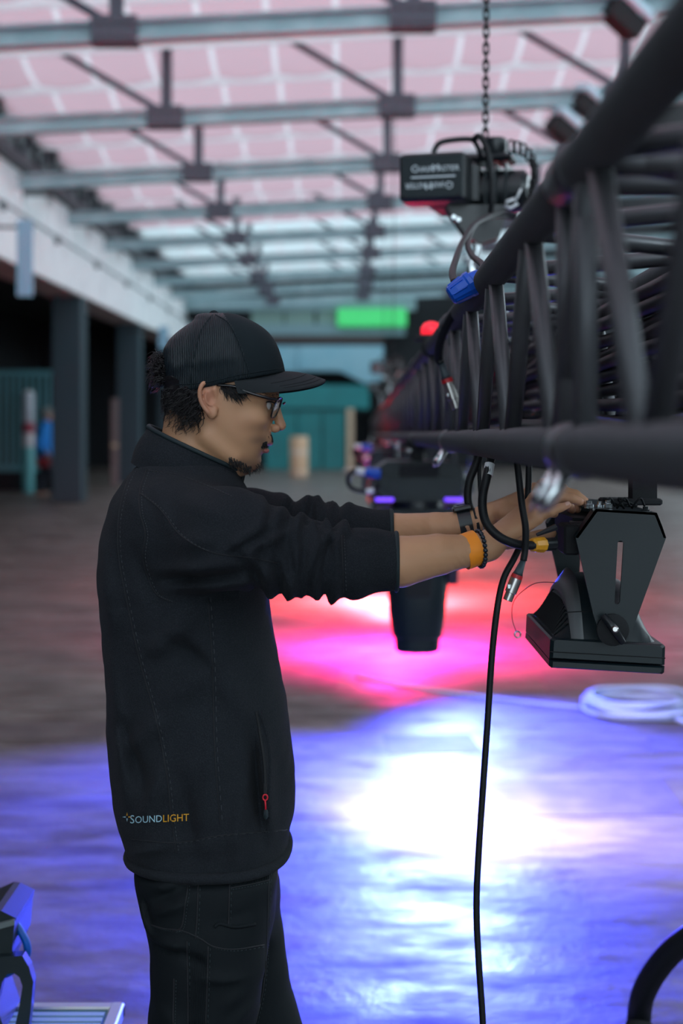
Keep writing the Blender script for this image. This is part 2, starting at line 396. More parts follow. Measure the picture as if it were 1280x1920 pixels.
for k, y in enumerate(TY):
    bm = MB()
    a, b = Vector((X0, y, chord_z(X0))), Vector((X1, y, chord_z(X1)))
    w, h = .055, .105                           # I section beam
    for (z0, z1, ww) in ((-h, -h+.03, w+.045), (-h+.03, h-.03, .022), (h-.03, h, w+.045)):
        vs = []
        for p in (a, b):
            for sx in (-1, 1):
                for z in (z0, z1): vs.append(p+Vector((0, sx*ww, z)))
        bm.add(vs, [(0,1,3,2),(4,6,7,5),(0,4,5,1),(2,3,7,6),(0,2,6,4),(1,5,7,3)])
    beam = bm.build('roof_beam', M_beam, ceil)
    if y < 1: continue
    for i, x in enumerate(NODES[1:4]):
        z = chord_z(x)
        MB().box((x-.075, y-.05, z+.05), (x+.055, y+.05, z+1.35)).build('post', M_post, beam)
        MB().tube([(x-.06, y, z+.08), (x-1.55, y, z+.95)], .045, 6).build('diagonal_brace', M_post, beam)
        g = MB().box((x-.24, y-.12, z-.125), (x+.20, y+.12, z+.14))
        for bx_ in (-.16, -.05, .06, .14):
            for bz in (-.07, .07): g.box((x+bx_-.018, y-.15, z+bz-.018), (x+bx_+.018, y-.12, z+bz+.018))
        g.build('node_plate', M_post, beam)
# edge girder: lattice on the left
eg = MB().box((XL-.22, -18, 5.42), (XL+.05, 56, 5.58)).box((XL-.22, -18, 6.1), (XL+.05, 56, 6.25))
for k in range(44): 
    y = -4+1.3*k; eg.tube([(XL-.08, y, 5.5), (XL-.08, y+.65, 6.2)], .05, 6).tube([(XL-.08, y+.65, 6.2), (XL-.08, y+1.3, 5.5)], .05, 6)
eg.build('edge_girder', mat('dark_steel', (.03, .035, .045), .6), ceil)
PW = .80
npan = int((X1-XL)/PW)
def roofz(x): return chord_z(x)+.86
strip = {}; rest = {True: MB(), False: MB(), 'rib': MB()}
for k in range(len(TY)-1):
    y0 = TY[k]; pink = k < 13
    for half in (0, 1):
        ya = y0+half*1.95; prof = []
        for i in range(7):
            t = i/6; prof.append((ya+1.95*t, .50*(1-t)**2))
        near = 7 <= k <= 12
        for j in range(npan):
            xa = XL+j*PW; key = pink; deck = xa > 4.3
            if key not in strip:
                mb = MB(); rings = []
                for (yy, zz) in prof:
                    r = []
                    for q in range(4):
                        u = q/3; xx = xa+.035+(PW-.07)*u
                        r.append((xx-xa, (yy-ya)*.80, zz-.05*math.sin(PI*u)+.05*PW*u))
                    rings.append(r)
                mb.loft(rings, closed=False, caps=False); me = mb.mesh('roof_sheet', False)
                rb = MB(); rr = []
                for (yy, zz) in prof: rr.append([(-.036, (yy-ya)*.8, zz-.002), (.036, (yy-ya)*.8, zz+.002)])
                rr.append([(-.036, 1.95, -.012), (.036, 1.95, -.008)]); rb.loft(rr, closed=False, caps=False)
                rb.loft([[(.036, 1.95*f_, .5*(1-f_/.80 if f_ < .8 else 0)**2-.012*(f_-.8)/.2), (PW-.036, 1.95*f_, .5*(1-f_/.80 if f_ < .8 else 0)**2-.012*(f_-.8)/.2+.03)] for f_ in (.79, .86, .93, 1.0)], closed=False, caps=False)
                strip[key] = (me, rb.mesh('roof_batten', False))
                me.polygons.foreach_set('use_smooth', [True]*len(me.polygons))
            me, rme = strip[key]
            if near:
                if deck: continue
                o = link('roof_sheet', me, M_skin_pink if pink else M_skin_white, ceil); o.location = (xa, ya, roofz(xa))
                r = link('roof_batten', rme, M_rib, ceil); r.location = (xa, ya, roofz(xa))
            elif not deck:
                for (acc, mm) in ((rest[pink], me), (rest['rib'], rme)):
                    acc.add([(v.co.x+xa, v.co.y+ya, v.co.z+roofz(xa)) for v in mm.vertices], [tuple(p.vertices) for p in mm.polygons])
xd = XL+PW*math.ceil((4.3-XL)/PW)
MB().prism([(xd-.03, roofz(xd)+.02), (X1+.2, roofz(X1)+.02), (X1+.2, roofz(X1)+.12), (xd-.03, roofz(xd)+.12)], (TY[0], TY[-1])).build('added_dark_roof', M_dark_roof, ceil)  # solid dark section added so the view past the truss goes black
tag(rest[True].build('roof_sheets', M_skin_pink, ceil, True, False), kind='stuff')
tag(rest[False].build('roof_sheets', M_skin_white, ceil, True, False), kind='stuff')
tag(rest['rib'].build('roof_battens', M_rib, ceil, False, False), kind='stuff')
# ------------------------------------------------------------------ people and things under the arcade
M_tealbar = mat('teal_grey_bar', (.10, .28, .32), .5)
rl = thing('railing', 'teal barred railing panel under the arcade at left', 'railing', W(50, 920, 31))
d = 31.0; za, zc = W(0, 884, d).z, W(0, 694, d).z
MB().box((W(-60,0,d).x, d, zc-.12), (W(108,0,d).x, d+.06, zc)).build('top_rail', M_tealbar, rl)
MB().box((W(-60,0,d).x, d, za), (W(108,0,d).x, d+.06, za+.14)).build('bottom_rail', M_tealbar, rl)
bar = MB().box((-.035, 0, za+.14), (.035, .04, zc-.12)).mesh('bar')
for i in range(14):
    o = link('bar', bar, M_tealbar, rl); o.location = (W(-56+12.3*i, 0, d).x, d+.01, 0)
MB().box((W(-60,0,d).x, d-.05, 0), (W(108,0,d).x, d+.15, za)).build('plinth', M_dark, rl)
tm = thing('banded_pillar', 'slim pale pillar with a red band before the railing', 'pillar', W(53, 920, 30.4))
d = 30.4; xx = W(53,0,d).x
for (p0, p1, c, nm) in ((905, 838, (.10,.34,.36), 'base_drum'), (838, 812, (.55,.52,.55), 'lower_sleeve'), (812, 792, (.30,.03,.06), 'red_band'), (792, 738, (.42,.46,.52), 'upper_sleeve')):
    z0, z1 = max(0, W(0,p0,d).z) if nm != 'base_drum' else 0, W(0,p1,d).z
    MB().lathe([(0,.12),(.01,.125),(z1-z0-.01,.125),(z1-z0,.12)], (xx,d,z0), (xx,d,z0+1), 16).build(nm, mat(nm+'_paint', c, .5), tm, SA)
MB().lathe([(0,.12),(.04,.10),(.07,.04)], (xx,d,W(0,738,d).z), (xx,d,9), 16).build('cap_piece', M_white, tm, SA)
lp = thing('leaning_board', 'narrow pinkish board standing against the second column', 'board', W(215, 885, 33.6))
MB().box((W(209,0,33.6).x, 33.55, 0), (W(222,0,33.6).x, 33.62, W(0,747,33.6).z), ch=.008).build('plank', mat('pinkish_plank', (.16,.12,.12), .7), lp)
MB().box((W(210,0,33.6).x, 33.53, .9), (W(221,0,33.6).x, 33.55, 1.0)).build('cleat', M_timber, lp)

def far_person(px, d):
    x = W(px, 0, d).x; root = thing('person', 'distant person in a blue jacket walking beside the first column', 'person', (x, d, 0))
    G3 = grid((x-.55, d-.4, -.03), (x+.55, d+.4, 1.85), .018); G = G3[:3]
    body = cone(G, (x, d, 1.0), (x+.01, d, 1.36), .14, .15); 
    body = smin(body, cone(G, (x+.02, d, 1.42), (x+.04, d, 1.54), .06, .055), .04)
    body = smin(body, ball(G, (x+.05, d, 1.65), .11, (.95,.8,1.12)), .02)
    for s, fx in ((-1, .22), (1, -.16)):
        body = smin(body, cone(G, (x, d+s*.09, .95), (x+fx*.5+.03, d+s*.09, .5), .09, .062), .03)
        body = smin(body, cone(G, (x+fx*.5+.03, d+s*.09, .5), (x+fx, d+s*.09, .08), .06, .042), .02)
        body = smin(body, cone(G, (x+fx-.03, d+s*.09, .04), (x+fx+.16, d+s*.09, .035), .045, .036), .02)
        body = smin(body, cone(G, (x, d+s*.2, 1.36), (x-.05+s*.04, d+s*.25, 1.08), .055, .045), .03)
        body = smin(body, cone(G, (x-.05+s*.04, d+s*.25, 1.08), (x+.10+s*.04, d+s*.24, .88), .043, .032), .02)
        body = smin(body, ball(G, (x+.13+s*.04, d+s*.24, .83), .04, (.9,.6,1.3)), .02)
    link('body', np_mesh('body', *nets(body, G3[3])), mat('far_skin', (.5,.27,.2), .6), root, True)
    jk = smin(cone(G, (x-.01, d, .86), (x, d, 1.36), .185, .175), cone(G, (x+.01, d, 1.40), (x+.03, d, 1.5), .08, .07), .05)
    for s in (-1, 1):
        jk = smin(jk, cone(G, (x, d+s*.2, 1.36), (x-.05+s*.04, d+s*.25, 1.08), .075, .065), .04)
        jk = smin(jk, cone(G, (x-.05+s*.04, d+s*.25, 1.08), (x+.08+s*.04, d+s*.24, .91), .062, .05), .02)
    link('jacket', np_mesh('jacket', *nets(jk+.006*wob(G, 30), G3[3])), mat('blue_jacket', (.0,.20,.62), .7), root, True)
    tr = cone(G, (x, d, .9), (x, d, .98), .15, .15)
    for s, fx in ((-1, .22), (1, -.16)):
        tr = smin(tr, cone(G, (x, d+s*.09, .95), (x+fx*.5+.03, d+s*.09, .5), .11, .085), .03)
        tr = smin(tr, cone(G, (x+fx*.5+.03, d+s*.09, .5), (x+fx, d+s*.09, .1), .08, .065), .02)
    link('trousers', np_mesh('trousers', *nets(tr, G3[3])), mat('dark_trousers', (.012,.016,.03), .8), root, True)
    hr = smax(ball(G, (x+.035, d, 1.68), .122, (1,.85,1.1)), -(G[2]-1.60-(G[0]-x-.05)*.9), .02)
    link('hair', np_mesh('hair', *nets(hr, G3[3])), mat('grey_hair', (.22,.21,.20), .8), root, True)
    return x
fx_ = far_person(85, 29.0)
bg_ = thing('shoulder_bag', 'small dark red bag carried by the person in blue', 'bag', (fx_+.05, 28.72, .62))
MB().box((fx_-.10, 28.62, .60), (fx_+.16, 28.68, .80), ch=.02).build('bag_body', mat('dark_red_cloth', (.22,.01,.02), .7), bg_)
MB().tube(curve([(fx_-.08, 28.65, .79), (fx_+.05, 28.70, .87), (fx_+.14, 28.65, .79)]), .012, 6).build('strap', M_blackmatte, bg_)

# ================================================================== LIGHTING TRUSS
TA, TB, TR = .29, .28, .025                  # truss width, height, chord radius
def T(d, a=0.0, b=0.0): return Vector((.22+a+.01312*d, d, 1.565-.01125*d+b))
D0, D1 = .55, 27.45
tr = thing('lighting_truss', 'long black box lighting truss running away on the right', 'truss', T(D0))
joints = [1.45+2*k for k in range(13)]
for a in (0, TA):
    for b in (0, TB):
        MB().tube([T(D0, a, b), T(D1, a, b)], TR, 20).build('chord', M_truss, tr, True)
P_ = .25
far = MB()
def face(c0, c1, phase):
    n = int((D1-D0)/P_)
    for i in range(n):
        d0 = D0+.05+i*P_; d1 = d0+P_-.03
        lo, hi = (c0, c1) if (i+phase) % 2 == 0 else (c1, c0)
        p, q = T(d0, *lo), T(d1, *hi)
        if d0 < 9.5: MB().tube([p, q], .0122, 8).build('brace', M_truss, tr, True)
        else: far.tube([p, q], .0122, 5)
face((0,0), (0,TB), 0); face((TA,0), (TA,TB), 1); face((0,0), (TA,0), 0); face((0,TB), (TA,TB), 1)
tag(far.build('far_braces', M_truss, tr, True), kind='stuff')
for j in joints:
    end = MB()
    for dd in (-.06, .06):
        if j < 9.5:
            for (p, q) in (((0,0),(0,TB)), ((TA,0),(TA,TB)), ((0,0),(TA,0)), ((0,TB),(TA,TB))): end.tube([T(j+dd,*p), T(j+dd,*q)], .0125, 10)
    if j < 9.5: end.build('end_frame', M_truss, tr, True)
    for a in (0, TA):
        for b in (0, TB):
            if j > 12: continue
            MB().lathe([(-.05,.026),(-.045,.029),(-.004,.0285),(-.003,.024),(.003,.024),(.004,.0285),(.045,.029),(.05,.026)], T(j,a,b), T(j+1,a,b), 18).build('coupler', M_truss, tr, SA)
            for dd in (-.032, .032):
                c = T(j+dd, a, b); dr_ = Vector((-.55, 0, -.83)) if b == 0 else Vector((.7, 0, .7))
                MB().lathe([(0,.007),(.03,.0085),(.045,.0085),(.052,.006)], c+dr_*.018, c+dr_, 10).tube(curve([c+dr_*.062+Vector((0,-.012,0)), c+dr_*.075, c+dr_*.062+Vector((0,.014,0)), c+dr_*.055]), .0015, 5).build('pin', M_steel, tr, True)
# cables lying inside the truss
for i, (a, b, c, m, lab) in enumerate(((.06, .035, .012, M_rubber, 'thick black cable lying along the near side inside the truss'), (.12, .034, .009, M_rubber, 'thin black cable lying in the middle of the truss'),
        (.19, .036, .011, M_rubber, 'black cable lying along the far side inside the truss'), (.23, .05, .010, mat('blue_cable', (.01,.03,.30), .45), 'blue cable lying among black cables inside the truss'))):
    pts = [T(.6+.45*k, a+.02*math.sin(k*1.3+i), b-.012+.008*math.sin(k*2.1+i)) for k in range(40)]
    tag(MB().tube(curve(pts, 4), c, 6).build('truss_cable', m, None, True), lab, 'cable')

lm = thing('added_loom', 'added loom of black cables filling the far side of the truss with black', 'cable loom', T(1.5, TA-.03, .03))  # invented loom, put in to blacken the view between the braces
for k in range(9):
    pts = [T(1.38+.42*q, TA-.035+.010*math.sin(q*1.1+k*2), .045+.026*k+.006*math.sin(q*1.7+k)) for q in range(26)]
    MB().tube(curve(pts, 4), .0135, 6).build('loom_cable', M_rubber, lm, True)
for q in range(9): 
    c = T(1.7+1.2*q, TA-.035, .15); MB().box(c-Vector((.02,.012,.13)), c+Vector((.02,.012,.13)), None, .004).build('tie_strap', M_blackmatte, lm)
# ------------------------------------------------------------------ chain hoists
def hoist(d):
    c = T(d, .15, TB); sC = F/d
    def w(px, py, dy=0.0): return Vector(((px-640)*d/F, d+dy, HC-(py-HZ)*d/F))
    root = thing('chain_hoist', 'black electric chain hoist hanging above the truss nearest the camera', 'hoist', w(900, 500), 'chain hoists on the truss')
    yaw = Matrix.Translation(w(880, 330)) @ Matrix.Rotation(math.radians(-28), 4, 'Z') @ Matrix.Translation(-w(880, 330))
    u = d/F                                   # metres per px here
    # control box, its lettered end faces the camera
    o0 = w(812, 333)
    Rz = Matrix.Translation(o0) @ Matrix.Rotation(math.radians(-16), 4, 'Z')
    hw, hh = 63*u, 45*u
    bx = MB().box((-hw, -.02, -hh), (hw, .10, hh), Rz, .008).build('control_box', M_black_sm, root)
    MB().box((-hw*.93, -.024, -hh*.88), (hw*.93, -.019, hh*.88), Rz, .002).build('face_plate', M_black, bx)
    for sx in (-.8, .8):
        MB().lathe([(0,.006),(.006,.006)], Rz @ Vector((sx*hw, -.03, -hh*.82)), Rz @ Vector((sx*hw, 1, -hh*.82)), 8).build('screw', M_blackmatte, bx)
    def put(txt, size, x, z, flip, m):
        v, f = text_geo(txt, size); r = PI if flip else 0
        MX = Rz @ Matrix.Translation((x, -.0255, z)) @ Matrix.Rotation(r, 4, 'Y') @ Matrix.Rotation(PI/2, 4, 'X')
        MB().add([MX @ Vector(p) for p in v], f).build('lettering', m, bx, False, False)
    put('C', .030, -hw*.62, .014, False, M_print); put('HAIN', .023, -hw*.46, .014, False, M_print); put('M', .030, -hw*.0, .014, False, M_print); put('ASTER', .023, hw*.18, .014, False, M_print)
    put('C', .030, hw*.66, -.018, True, M_print); put('HAIN', .023, hw*.5, -.018, True, M_print); put('M', .030, hw*.04, -.018, True, M_print); put('ASTER', .023, -hw*.14, -.018, True, M_print)
    MB().box((-hw*.62, -.026, -.0035), (hw*.72, -.0245, .0005), Rz).build('lettering_rule', M_print, bx)
    # gearbox behind
    gb = MB().box((-hw*.55, .10, -hh*1.02), (hw*1.15, .31, hh*.98), Rz, .018).build('gear_housing', M_black_sm, root)
    MB().lathe([(0,.055),(.01,.066),(.14,.066),(.155,.05)], Rz @ Vector((hw*1.0, .20, -.02)), Rz @ Vector((hw*4, .20, -.02)), 20).build('motor_end', M_black_sm, root, SA)
    for k in range(4): MB().box((hw*1.0+.03*k, .13, -hh*.9), (hw*1.0+.03*k+.006, .27, hh*.85), Rz).build('cooling_fin', M_black, root)
    MB().box((hw*.2, .14, hh*.95), (hw*2.1, .27, hh*1.32), Rz, .012).build('top_housing', M_black_sm, root)
    MB().lathe([(0,.03),(.012,.036),(.045,.036),(.05,.03)], Rz @ Vector((hw*1.55, .18, hh*1.3)), Rz @ Vector((hw*1.55, .18, 5)), 16).build('chain_guide', M_black_sm, root, SA)
    MB().tube(curve([Rz @ Vector(p) for p in ((-hw*.1,.05,hh*.98),(-hw*.05,.05,hh*1.35),(hw*.2,.05,hh*1.62),(hw*1.0,.05,hh*1.66),(hw*1.22,.05,hh*1.4),(hw*1.3,.08,hh*.98))], 5), .0085, 8).build('carry_handle', M_black_sm, root, True)
    # hook bracket below
    MB().prism([(p.x, p.z) for p in (w(838,378), w(958,378), w(940,440), w(905,452), w(878,438))], (d+.06, d+.15)).build('hook_block', M_black_sm, root)
    for (px, py) in ((853, 402), (862, 407)): MB().lathe([(0,.010),(.012,.010),(.016,.006)], w(px, py, .065), w(px, py, -.5), 10).build('bolt', M_steel, root, SA)
    hk = [w(900,445,.1), w(899,470,.1), w(888,490,.1), w(893,512,.1), w(912,514,.1), w(922,498,.1)]
    MB().tube(curve(hk, 6), .011, 10).build('hook', M_steel, root, True)
    # load chain
    a = w(918, 268, .13); b = Vector((w(930, 0, .13).x, d+.13, 5.34)); n = 0; L = .026; dirv = (b-a).normalized(); k = 0
    links = []
    for ax in (0, 1):
        ring = []
        for q in range(14):
            t = 2*PI*q/14; r_, hgt = .0078, .0105
            y = r_*math.cos(t); z = r_*math.sin(t)+(hgt if math.sin(t) > 0 else -hgt)
            ring.append((y, 0, z) if ax == 0 else (0, y, z))
        links.append(MB().tube(ring, .0034, 6, close=True).mesh('chain_link'))
    while k*L < (b-a).length:
        p = a+dirv*(k*L)
        if p.z < 3.6:
            o = link('chain_link', links[k % 2], M_chain, root, True); o.location = p
        k += 1
    MB().tube([a+dirv*((3.6-a.z)/dirv.z), b], .0075, 6).build('upper_chain', M_chain, root)
    # slack chain falling at the right
    sl = curve([w(965,262,.1), w(985,275,.05), w(1000,300,.02), w(1003,330,.02), w(998,358,.04), w(1002,385,.08)], 8)
    for k in range(0, len(sl)-1, 2):
        o = link('chain_link', links[(k//2) % 2], M_chain, root, True); o.location = sl[k]
    lab = [w(948, 380, -.02), w(962, 375, -.02), w(968, 384, -.02), w(955, 392, -.02), w(945, 388, -.02)]
    MB().tube(lab, .005, 8, close=True).tube([w(966,376,-.02), w(975,356,-.02)], .004, 6).build('snap_ring', M_white, root, True)
    # control cable draped in front
    MB().tube(curve([w(885,266,-.03), w(895,262,-.05), w(908,285,-.06), w(916,330,-.06), w(918,380,-.05), w(917,410,-.03)], 8), .0095, 8).build('control_cable', M_rubber, root, True)
    return root
h1 = hoist(4.2)
for dd, lab in ((16.5, 'small distant chain hoist above the middle of the truss'), (23.0, 'farthest chain hoist above the end of the truss')):
    s = T(dd)-T(4.2); dup(h1, (s.x, s.y, s.z+.02), lab)
# sling from the hook round the truss
sl = thing('steel_sling', 'steel sling legs from the hoist hook to the truss chords', 'sling', T(4.3, .14, TB))
hookp = W(905, 514, 4.3)
for a in (0, TA):
    p = T(4.3, a, TB); MB().tube(curve([hookp, (hookp+p)/2+Vector((0,.01,0)), p+Vector((0,0,.03))], 5), .006, 6).build('sling_leg', M_steel, sl, True)
    MB().tube([p+Vector((math.cos(t)*.031, 0, math.sin(t)*.031)) for t in np.linspace(0, 2*PI, 16)[:-1]], .006, 6, close=True).build('chord_loop', M_rubber, sl, True)

# ------------------------------------------------------------------ moving heads
M_led = mat('violet_led_strip', (.1,.05,.4), .4, emit=(.16,.05,1.0,1.6))
M_lens_b = mat('lit_blue_lens', (.1,.2,.8), .2, emit=(.25,.35,1.0,12.0))
M_lens_r = mat('lit_magenta_lens', (.8,.1,.4), .2, emit=(1.0,.03,.25,12.0))
def spot(name, loc, target, col, energy, angle, blend, rad, parent):
    l = bpy.data.lights.new(name, 'SPOT'); l.color = col; l.energy = energy; l.spot_size = math.radians(angle); l.spot_blend = blend; l.shadow_soft_size = rad
    o = bpy.data.objects.new(name, l); COL.objects.link(o); o.location = loc
    o.rotation_euler = (Vector(target)-Vector(loc)).to_track_quat('-Z', 'Y').to_euler()
    adopt(o, parent); return o
def moving_head(d, lab, lens):
    c = T(d); root = thing('moving_head', lab, 'stage light', c+Vector((0,0,-.83)), 'moving head lights under the truss')
    def V_(x, y, z): return c+Vector((x, y, z))
    def bxx(mb, lo, hi, ch=0): return mb.box(V_(*lo), V_(*hi), None, ch)
    rg = lambda r, n=18: [V_(math.cos(t)*r, 0, math.sin(t)*r) for t in np.linspace(0, 2*PI, n)[:-1]]
    for sx in (-.09, .09):
        mb = MB()
        for yy in (sx-.02, sx+.02): pass
        ring = [V_(math.cos(t)*.036, sx, math.sin(t)*.036) for t in np.linspace(-PI*.95, PI*.35, 14)]
        mb.tube(ring, .011, 8); bxx(mb, (-.02, sx-.018, -.085), (.02, sx+.018, -.03), .004)
        mb.tube([V_(-.06, sx, -.02), V_(-.02, sx, -.04)], .006, 6); mb.build('hook_clamp', M_blackmatte, root, SA)
    MB().tube([V_(-.085, -.10, -.07), V_(-.085, -.10, -.035)], .010, 8).build('wing_bolt', M_steel, root)
    z1, z0 = -.085, -.235
    poly = [(-.165, z1-.03), (-.12, z1), (.12, z1), (.165, z1-.03), (.165, z0+.05), (.13, z0), (-.13, z0), (-.165, z0+.05)]
    base = MB().prism([(c.x+x, c.z+z) for x, z in poly], (c.y-.14, c.y+.14)).build('base', M_black, root)
    MB().box(V_(-.075, -.15, z1-.075), V_(.075, -.138, z1-.01), None, .004).build('display_panel', M_blackmatte, base)
    arc = [(c.x+.155*math.cos(t), c.z+z1-.06+.075*math.sin(t)) for t in np.linspace(PI, 2*PI, 14)]
    MB().prism(arc, (c.y-.155, c.y-.139)).build('curved_skirt', M_black, base)
    for s in (-1, 1):
        MB().box(V_(s*.13-.035, -.158, z0+.0), V_(s*.13+.035, -.13, z0+.014), None, .004).build('led_strip', M_led, base)
        hp = [V_(s*.165, -.09, z1-.03), V_(s*.20, -.09, z1-.04), V_(s*.205, -.09, z0+.04), V_(s*.165, -.09, z0+.03)]
        MB().tube(curve(hp, 5), .010, 8).build('grip', mat('grip_grey', (.10,.11,.10), .5), base, True)
    MB().lathe([(0,.10),(.03,.10),(.035,.09)], V_(0,0,z0), V_(0,0,-9), 24).build('pan_collar', M_black_sm, root, SA)
    ya = MB()
    for s in (-1, 1):
        ya = MB().prism([(c.y-.06, c.z+z0-.04), (c.y+.06, c.z+z0-.04), (c.y+.075, c.z-.50), (c.y+.04, c.z-.56), (c.y-.04, c.z-.56), (c.y-.075, c.z-.50)], (c.x+s*.135-.018, c.x+s*.135+.018), 'x')
        ya.build('yoke_arm', M_black, root)
    MB().box(V_(-.152, -.06, z0-.06), V_(.152, .06, z0-.03), None, .006).build('yoke_bridge', M_black, root)
    rings = []
    for (z, a, b) in ((-.31,.07,.07), (-.325,.095,.095), (-.42,.112,.112), (-.56,.118,.118), (-.68,.108,.108), (-.745,.098,.098), (-.76,.096,.096), (-.765,.088,.088), (-.815,.084,.084), (-.822,.074,.074)):
        rings.append([V_(a*np.sign(math.cos(t))*abs(math.cos(t))**.7, b*np.sign(math.sin(t))*abs(math.sin(t))**.7, z) for t in np.linspace(0, 2*PI, 29)[:-1]])
    hd = MB().loft(rings).build('lamp_head', M_black, root, SA)
    for s in (-1, 1):
        MB().box(V_(-.05, s*.112-.008, -.60), V_(.05, s*.112+.008, -.40), None, .004).build('vent_cover', M_blackmatte, hd)
    MB().lathe([(0,.070),(.0045,.068)], V_(0,0,-.818), V_(0,0,-9), 24).build('front_lens', lens, hd)
    return root, c
mh1, c1 = moving_head(5.5, 'nearest moving head hanging under the truss behind the arms', M_lens_b)
spot('beam_light', c1+Vector((0,0,-.84)), (c1.x+.55, c1.y+.35, 0), (.60,.54,1.0), 620, 156, 1.0, .07, mh1)
for dd, lab, colr, en in ((9.6, 'second moving head along the truss', (1.0,.012,.24), 4200), (12.2, 'third moving head along the truss', (1.0,.035,.05), 8000), (15.4, 'fourth moving head along the truss', (1.0,.08,.08), 3000), (19.0, 'farthest moving head near the end of the truss', None, 0)):
    s = T(dd)-T(5.5); m2 = dup(mh1, s, lab)
    for o in list(COL.objects):
        if o.type == 'LIGHT' and o.parent == m2:
            if colr: o.data = o.data.copy(); o.data.color = colr; o.data.energy = en; o.data.spot_size = math.radians(176); o.rotation_euler = (.25, -.08, 0)
            else: bpy.data.objects.remove(o)
# wash light on the far chord, throwing blue across the near floor
def wash(d, tgt, lab, ang):
    c = T(d, TA, 0)+Vector((.0,0,-.05)); root = thing('wash_light', lab, 'stage light', c+Vector((0,0,-.36)))
    ax = (Vector(tgt)-(c+Vector((0,0,-.22)))).normalized(); p = c+Vector((0,0,-.22))
    MB().tube([c+Vector((math.cos(t)*.036, 0, .05+math.sin(t)*.036)) for t in np.linspace(0, 2*PI, 16)[:-1]], .010, 6, close=True).build('clamp', M_blackmatte, root, True)
    MB().box(c+Vector((-.11,-.02,-.03)), c+Vector((.11,.02,-.015)), None, .003).build('yoke_bridge', M_black, root)
    for s in (-1, 1): MB().box(c+Vector((s*.11-.008,-.02,-.24)), c+Vector((s*.11+.008,.02,-.015)), None, .003).build('yoke_arm', M_black, root)
    MB().lathe([(-.11,.05),(-.10,.075),(0,.085),(.07,.098),(.075,.09)], p, p+ax, 24).build('lamp_can', M_black, root, SA)
    MB().lathe([(.06,.08),(.062,.078)], p, p+ax, 24).build('front_lens', mat('dim_blue_lens', (.05,.08,.4), .2, emit=(.2,.12,1.0,1.2)), root)
    spot('wash_beam', p+ax*.09, tgt, (.045,.070,1.0), 4300, ang, 1.0, .09, root)
wash(8.0, (-.9, 5.1, 0), 'compact wash light on the far truss chord behind the nearest moving head', 72)
wash(9.4, (1.2, 5.8, 0), 'compact wash light added out of sight to spread blue over the floor at right', 58)  # added lamp, hidden behind the nearest moving head, turns the right floor blue

# ------------------------------------------------------------------ floodlights under the roof
M_flood = mat('pale_blue_plastic_sheet', (.45,.66,.74), .3)
for (px, py, d, lab) in ((1062, 235, 17.5, 'pale hooded floodlight hanging under the second roof beam'), (1176, 22, 13.6, 'dark floodlight with pale hood under the nearest roof beam'), (1108, 192, 17.5, 'upper pale floodlight beside the hooded one under the roof')):
    c = W(px, py, d); t = thing('flood_light', lab, 'floodlight', c-Vector((0,0,.25)))
    Rm = Matrix.Translation(c) @ Matrix.Rotation(math.radians(35), 4, 'Y') @ Matrix.Rotation(.4, 4, 'Z')
    MB().box((-.20,-.14,-.19), (.20,.14,.02), Rm, .02).build('lamp_body', M_blackmatte, t)
    MB().box((-.24,-.17,.02), (.24,.17,.13), Rm, .03).build('hood', M_flood, t)
    MB().tube([c+Vector((0,0,.1)), Vector((c.x, d, chord_z(c.x)-.10))], .03, 6).build('bracket', M_blackmatte, t)

# ================================================================== THE TECHNICIAN
DM, DN, DF = 2.55, 2.37, 2.73                # depth of midline, near arm, far arm
man = thing('person', 'person in black fleece jacket, cap and glasses handling the lamp connector', 'person', (W(390,0,DM).x, DM, 0))
M_fleece = mat('black_fleece', (.0145, .0172, .0210), .95, spec=.10, sheen=.02, bump=(420, .5, .003), noise=(500, (.024,.028,.033), .45, .7))
M_trouser = mat('black_work_cloth', (.0045, .0075, .0095), .78, spec=.2, bump=(700, .25, .0008))
M_piping = mat('dark_teal_binding', (.006, .018, .022), .7)
M_skin = mat('skin', (.48,.27,.17), .48, spec=.35, attr='Col', sss=.12, bump=(420, .12, .0008), noise=None)
M_hair = mat('black_hair', (.008, .007, .008), .38, spec=.5)
M_capcloth = mat('black_cap_cloth', (.006, .0125, .016), .85, spec=.25, bump=(1200, .3, .0006))
M_capmesh = mat('black_cap_mesh', (.004, .0120, .017), .45, spec=.5, wave=(95, .9, .002, 'X'))

# ---- jacket --------------------------------------------------------
lo = (W(165,0,DM).x, 2.20, W(0,1625,DM).z); hi = (W(770,0,DM).x, 2.90, W(0,780,DM).z)
G4 = grid(lo, hi, .0048); G = G4[:3]; X, Y, Z = G
rows = pxrows([(868,262,436,.070),(885,246,446,.095),(905,230,458,.128),(940,212,474,.165),(1000,194,492,.186),(1080,187,498,.190),(1160,194,506,.186),(1250,202,525,.182),(1350,205,541,.182),(1450,212,551,.182),(1510,219,551,.180),(1545,228,545,.176),(1566,236,538,.170),(1570,238,538,.171),(1585,243,540,.172),(1606,252,532,.166)], DM)
jk = slices(G, rows, DM, 2.35, .014)
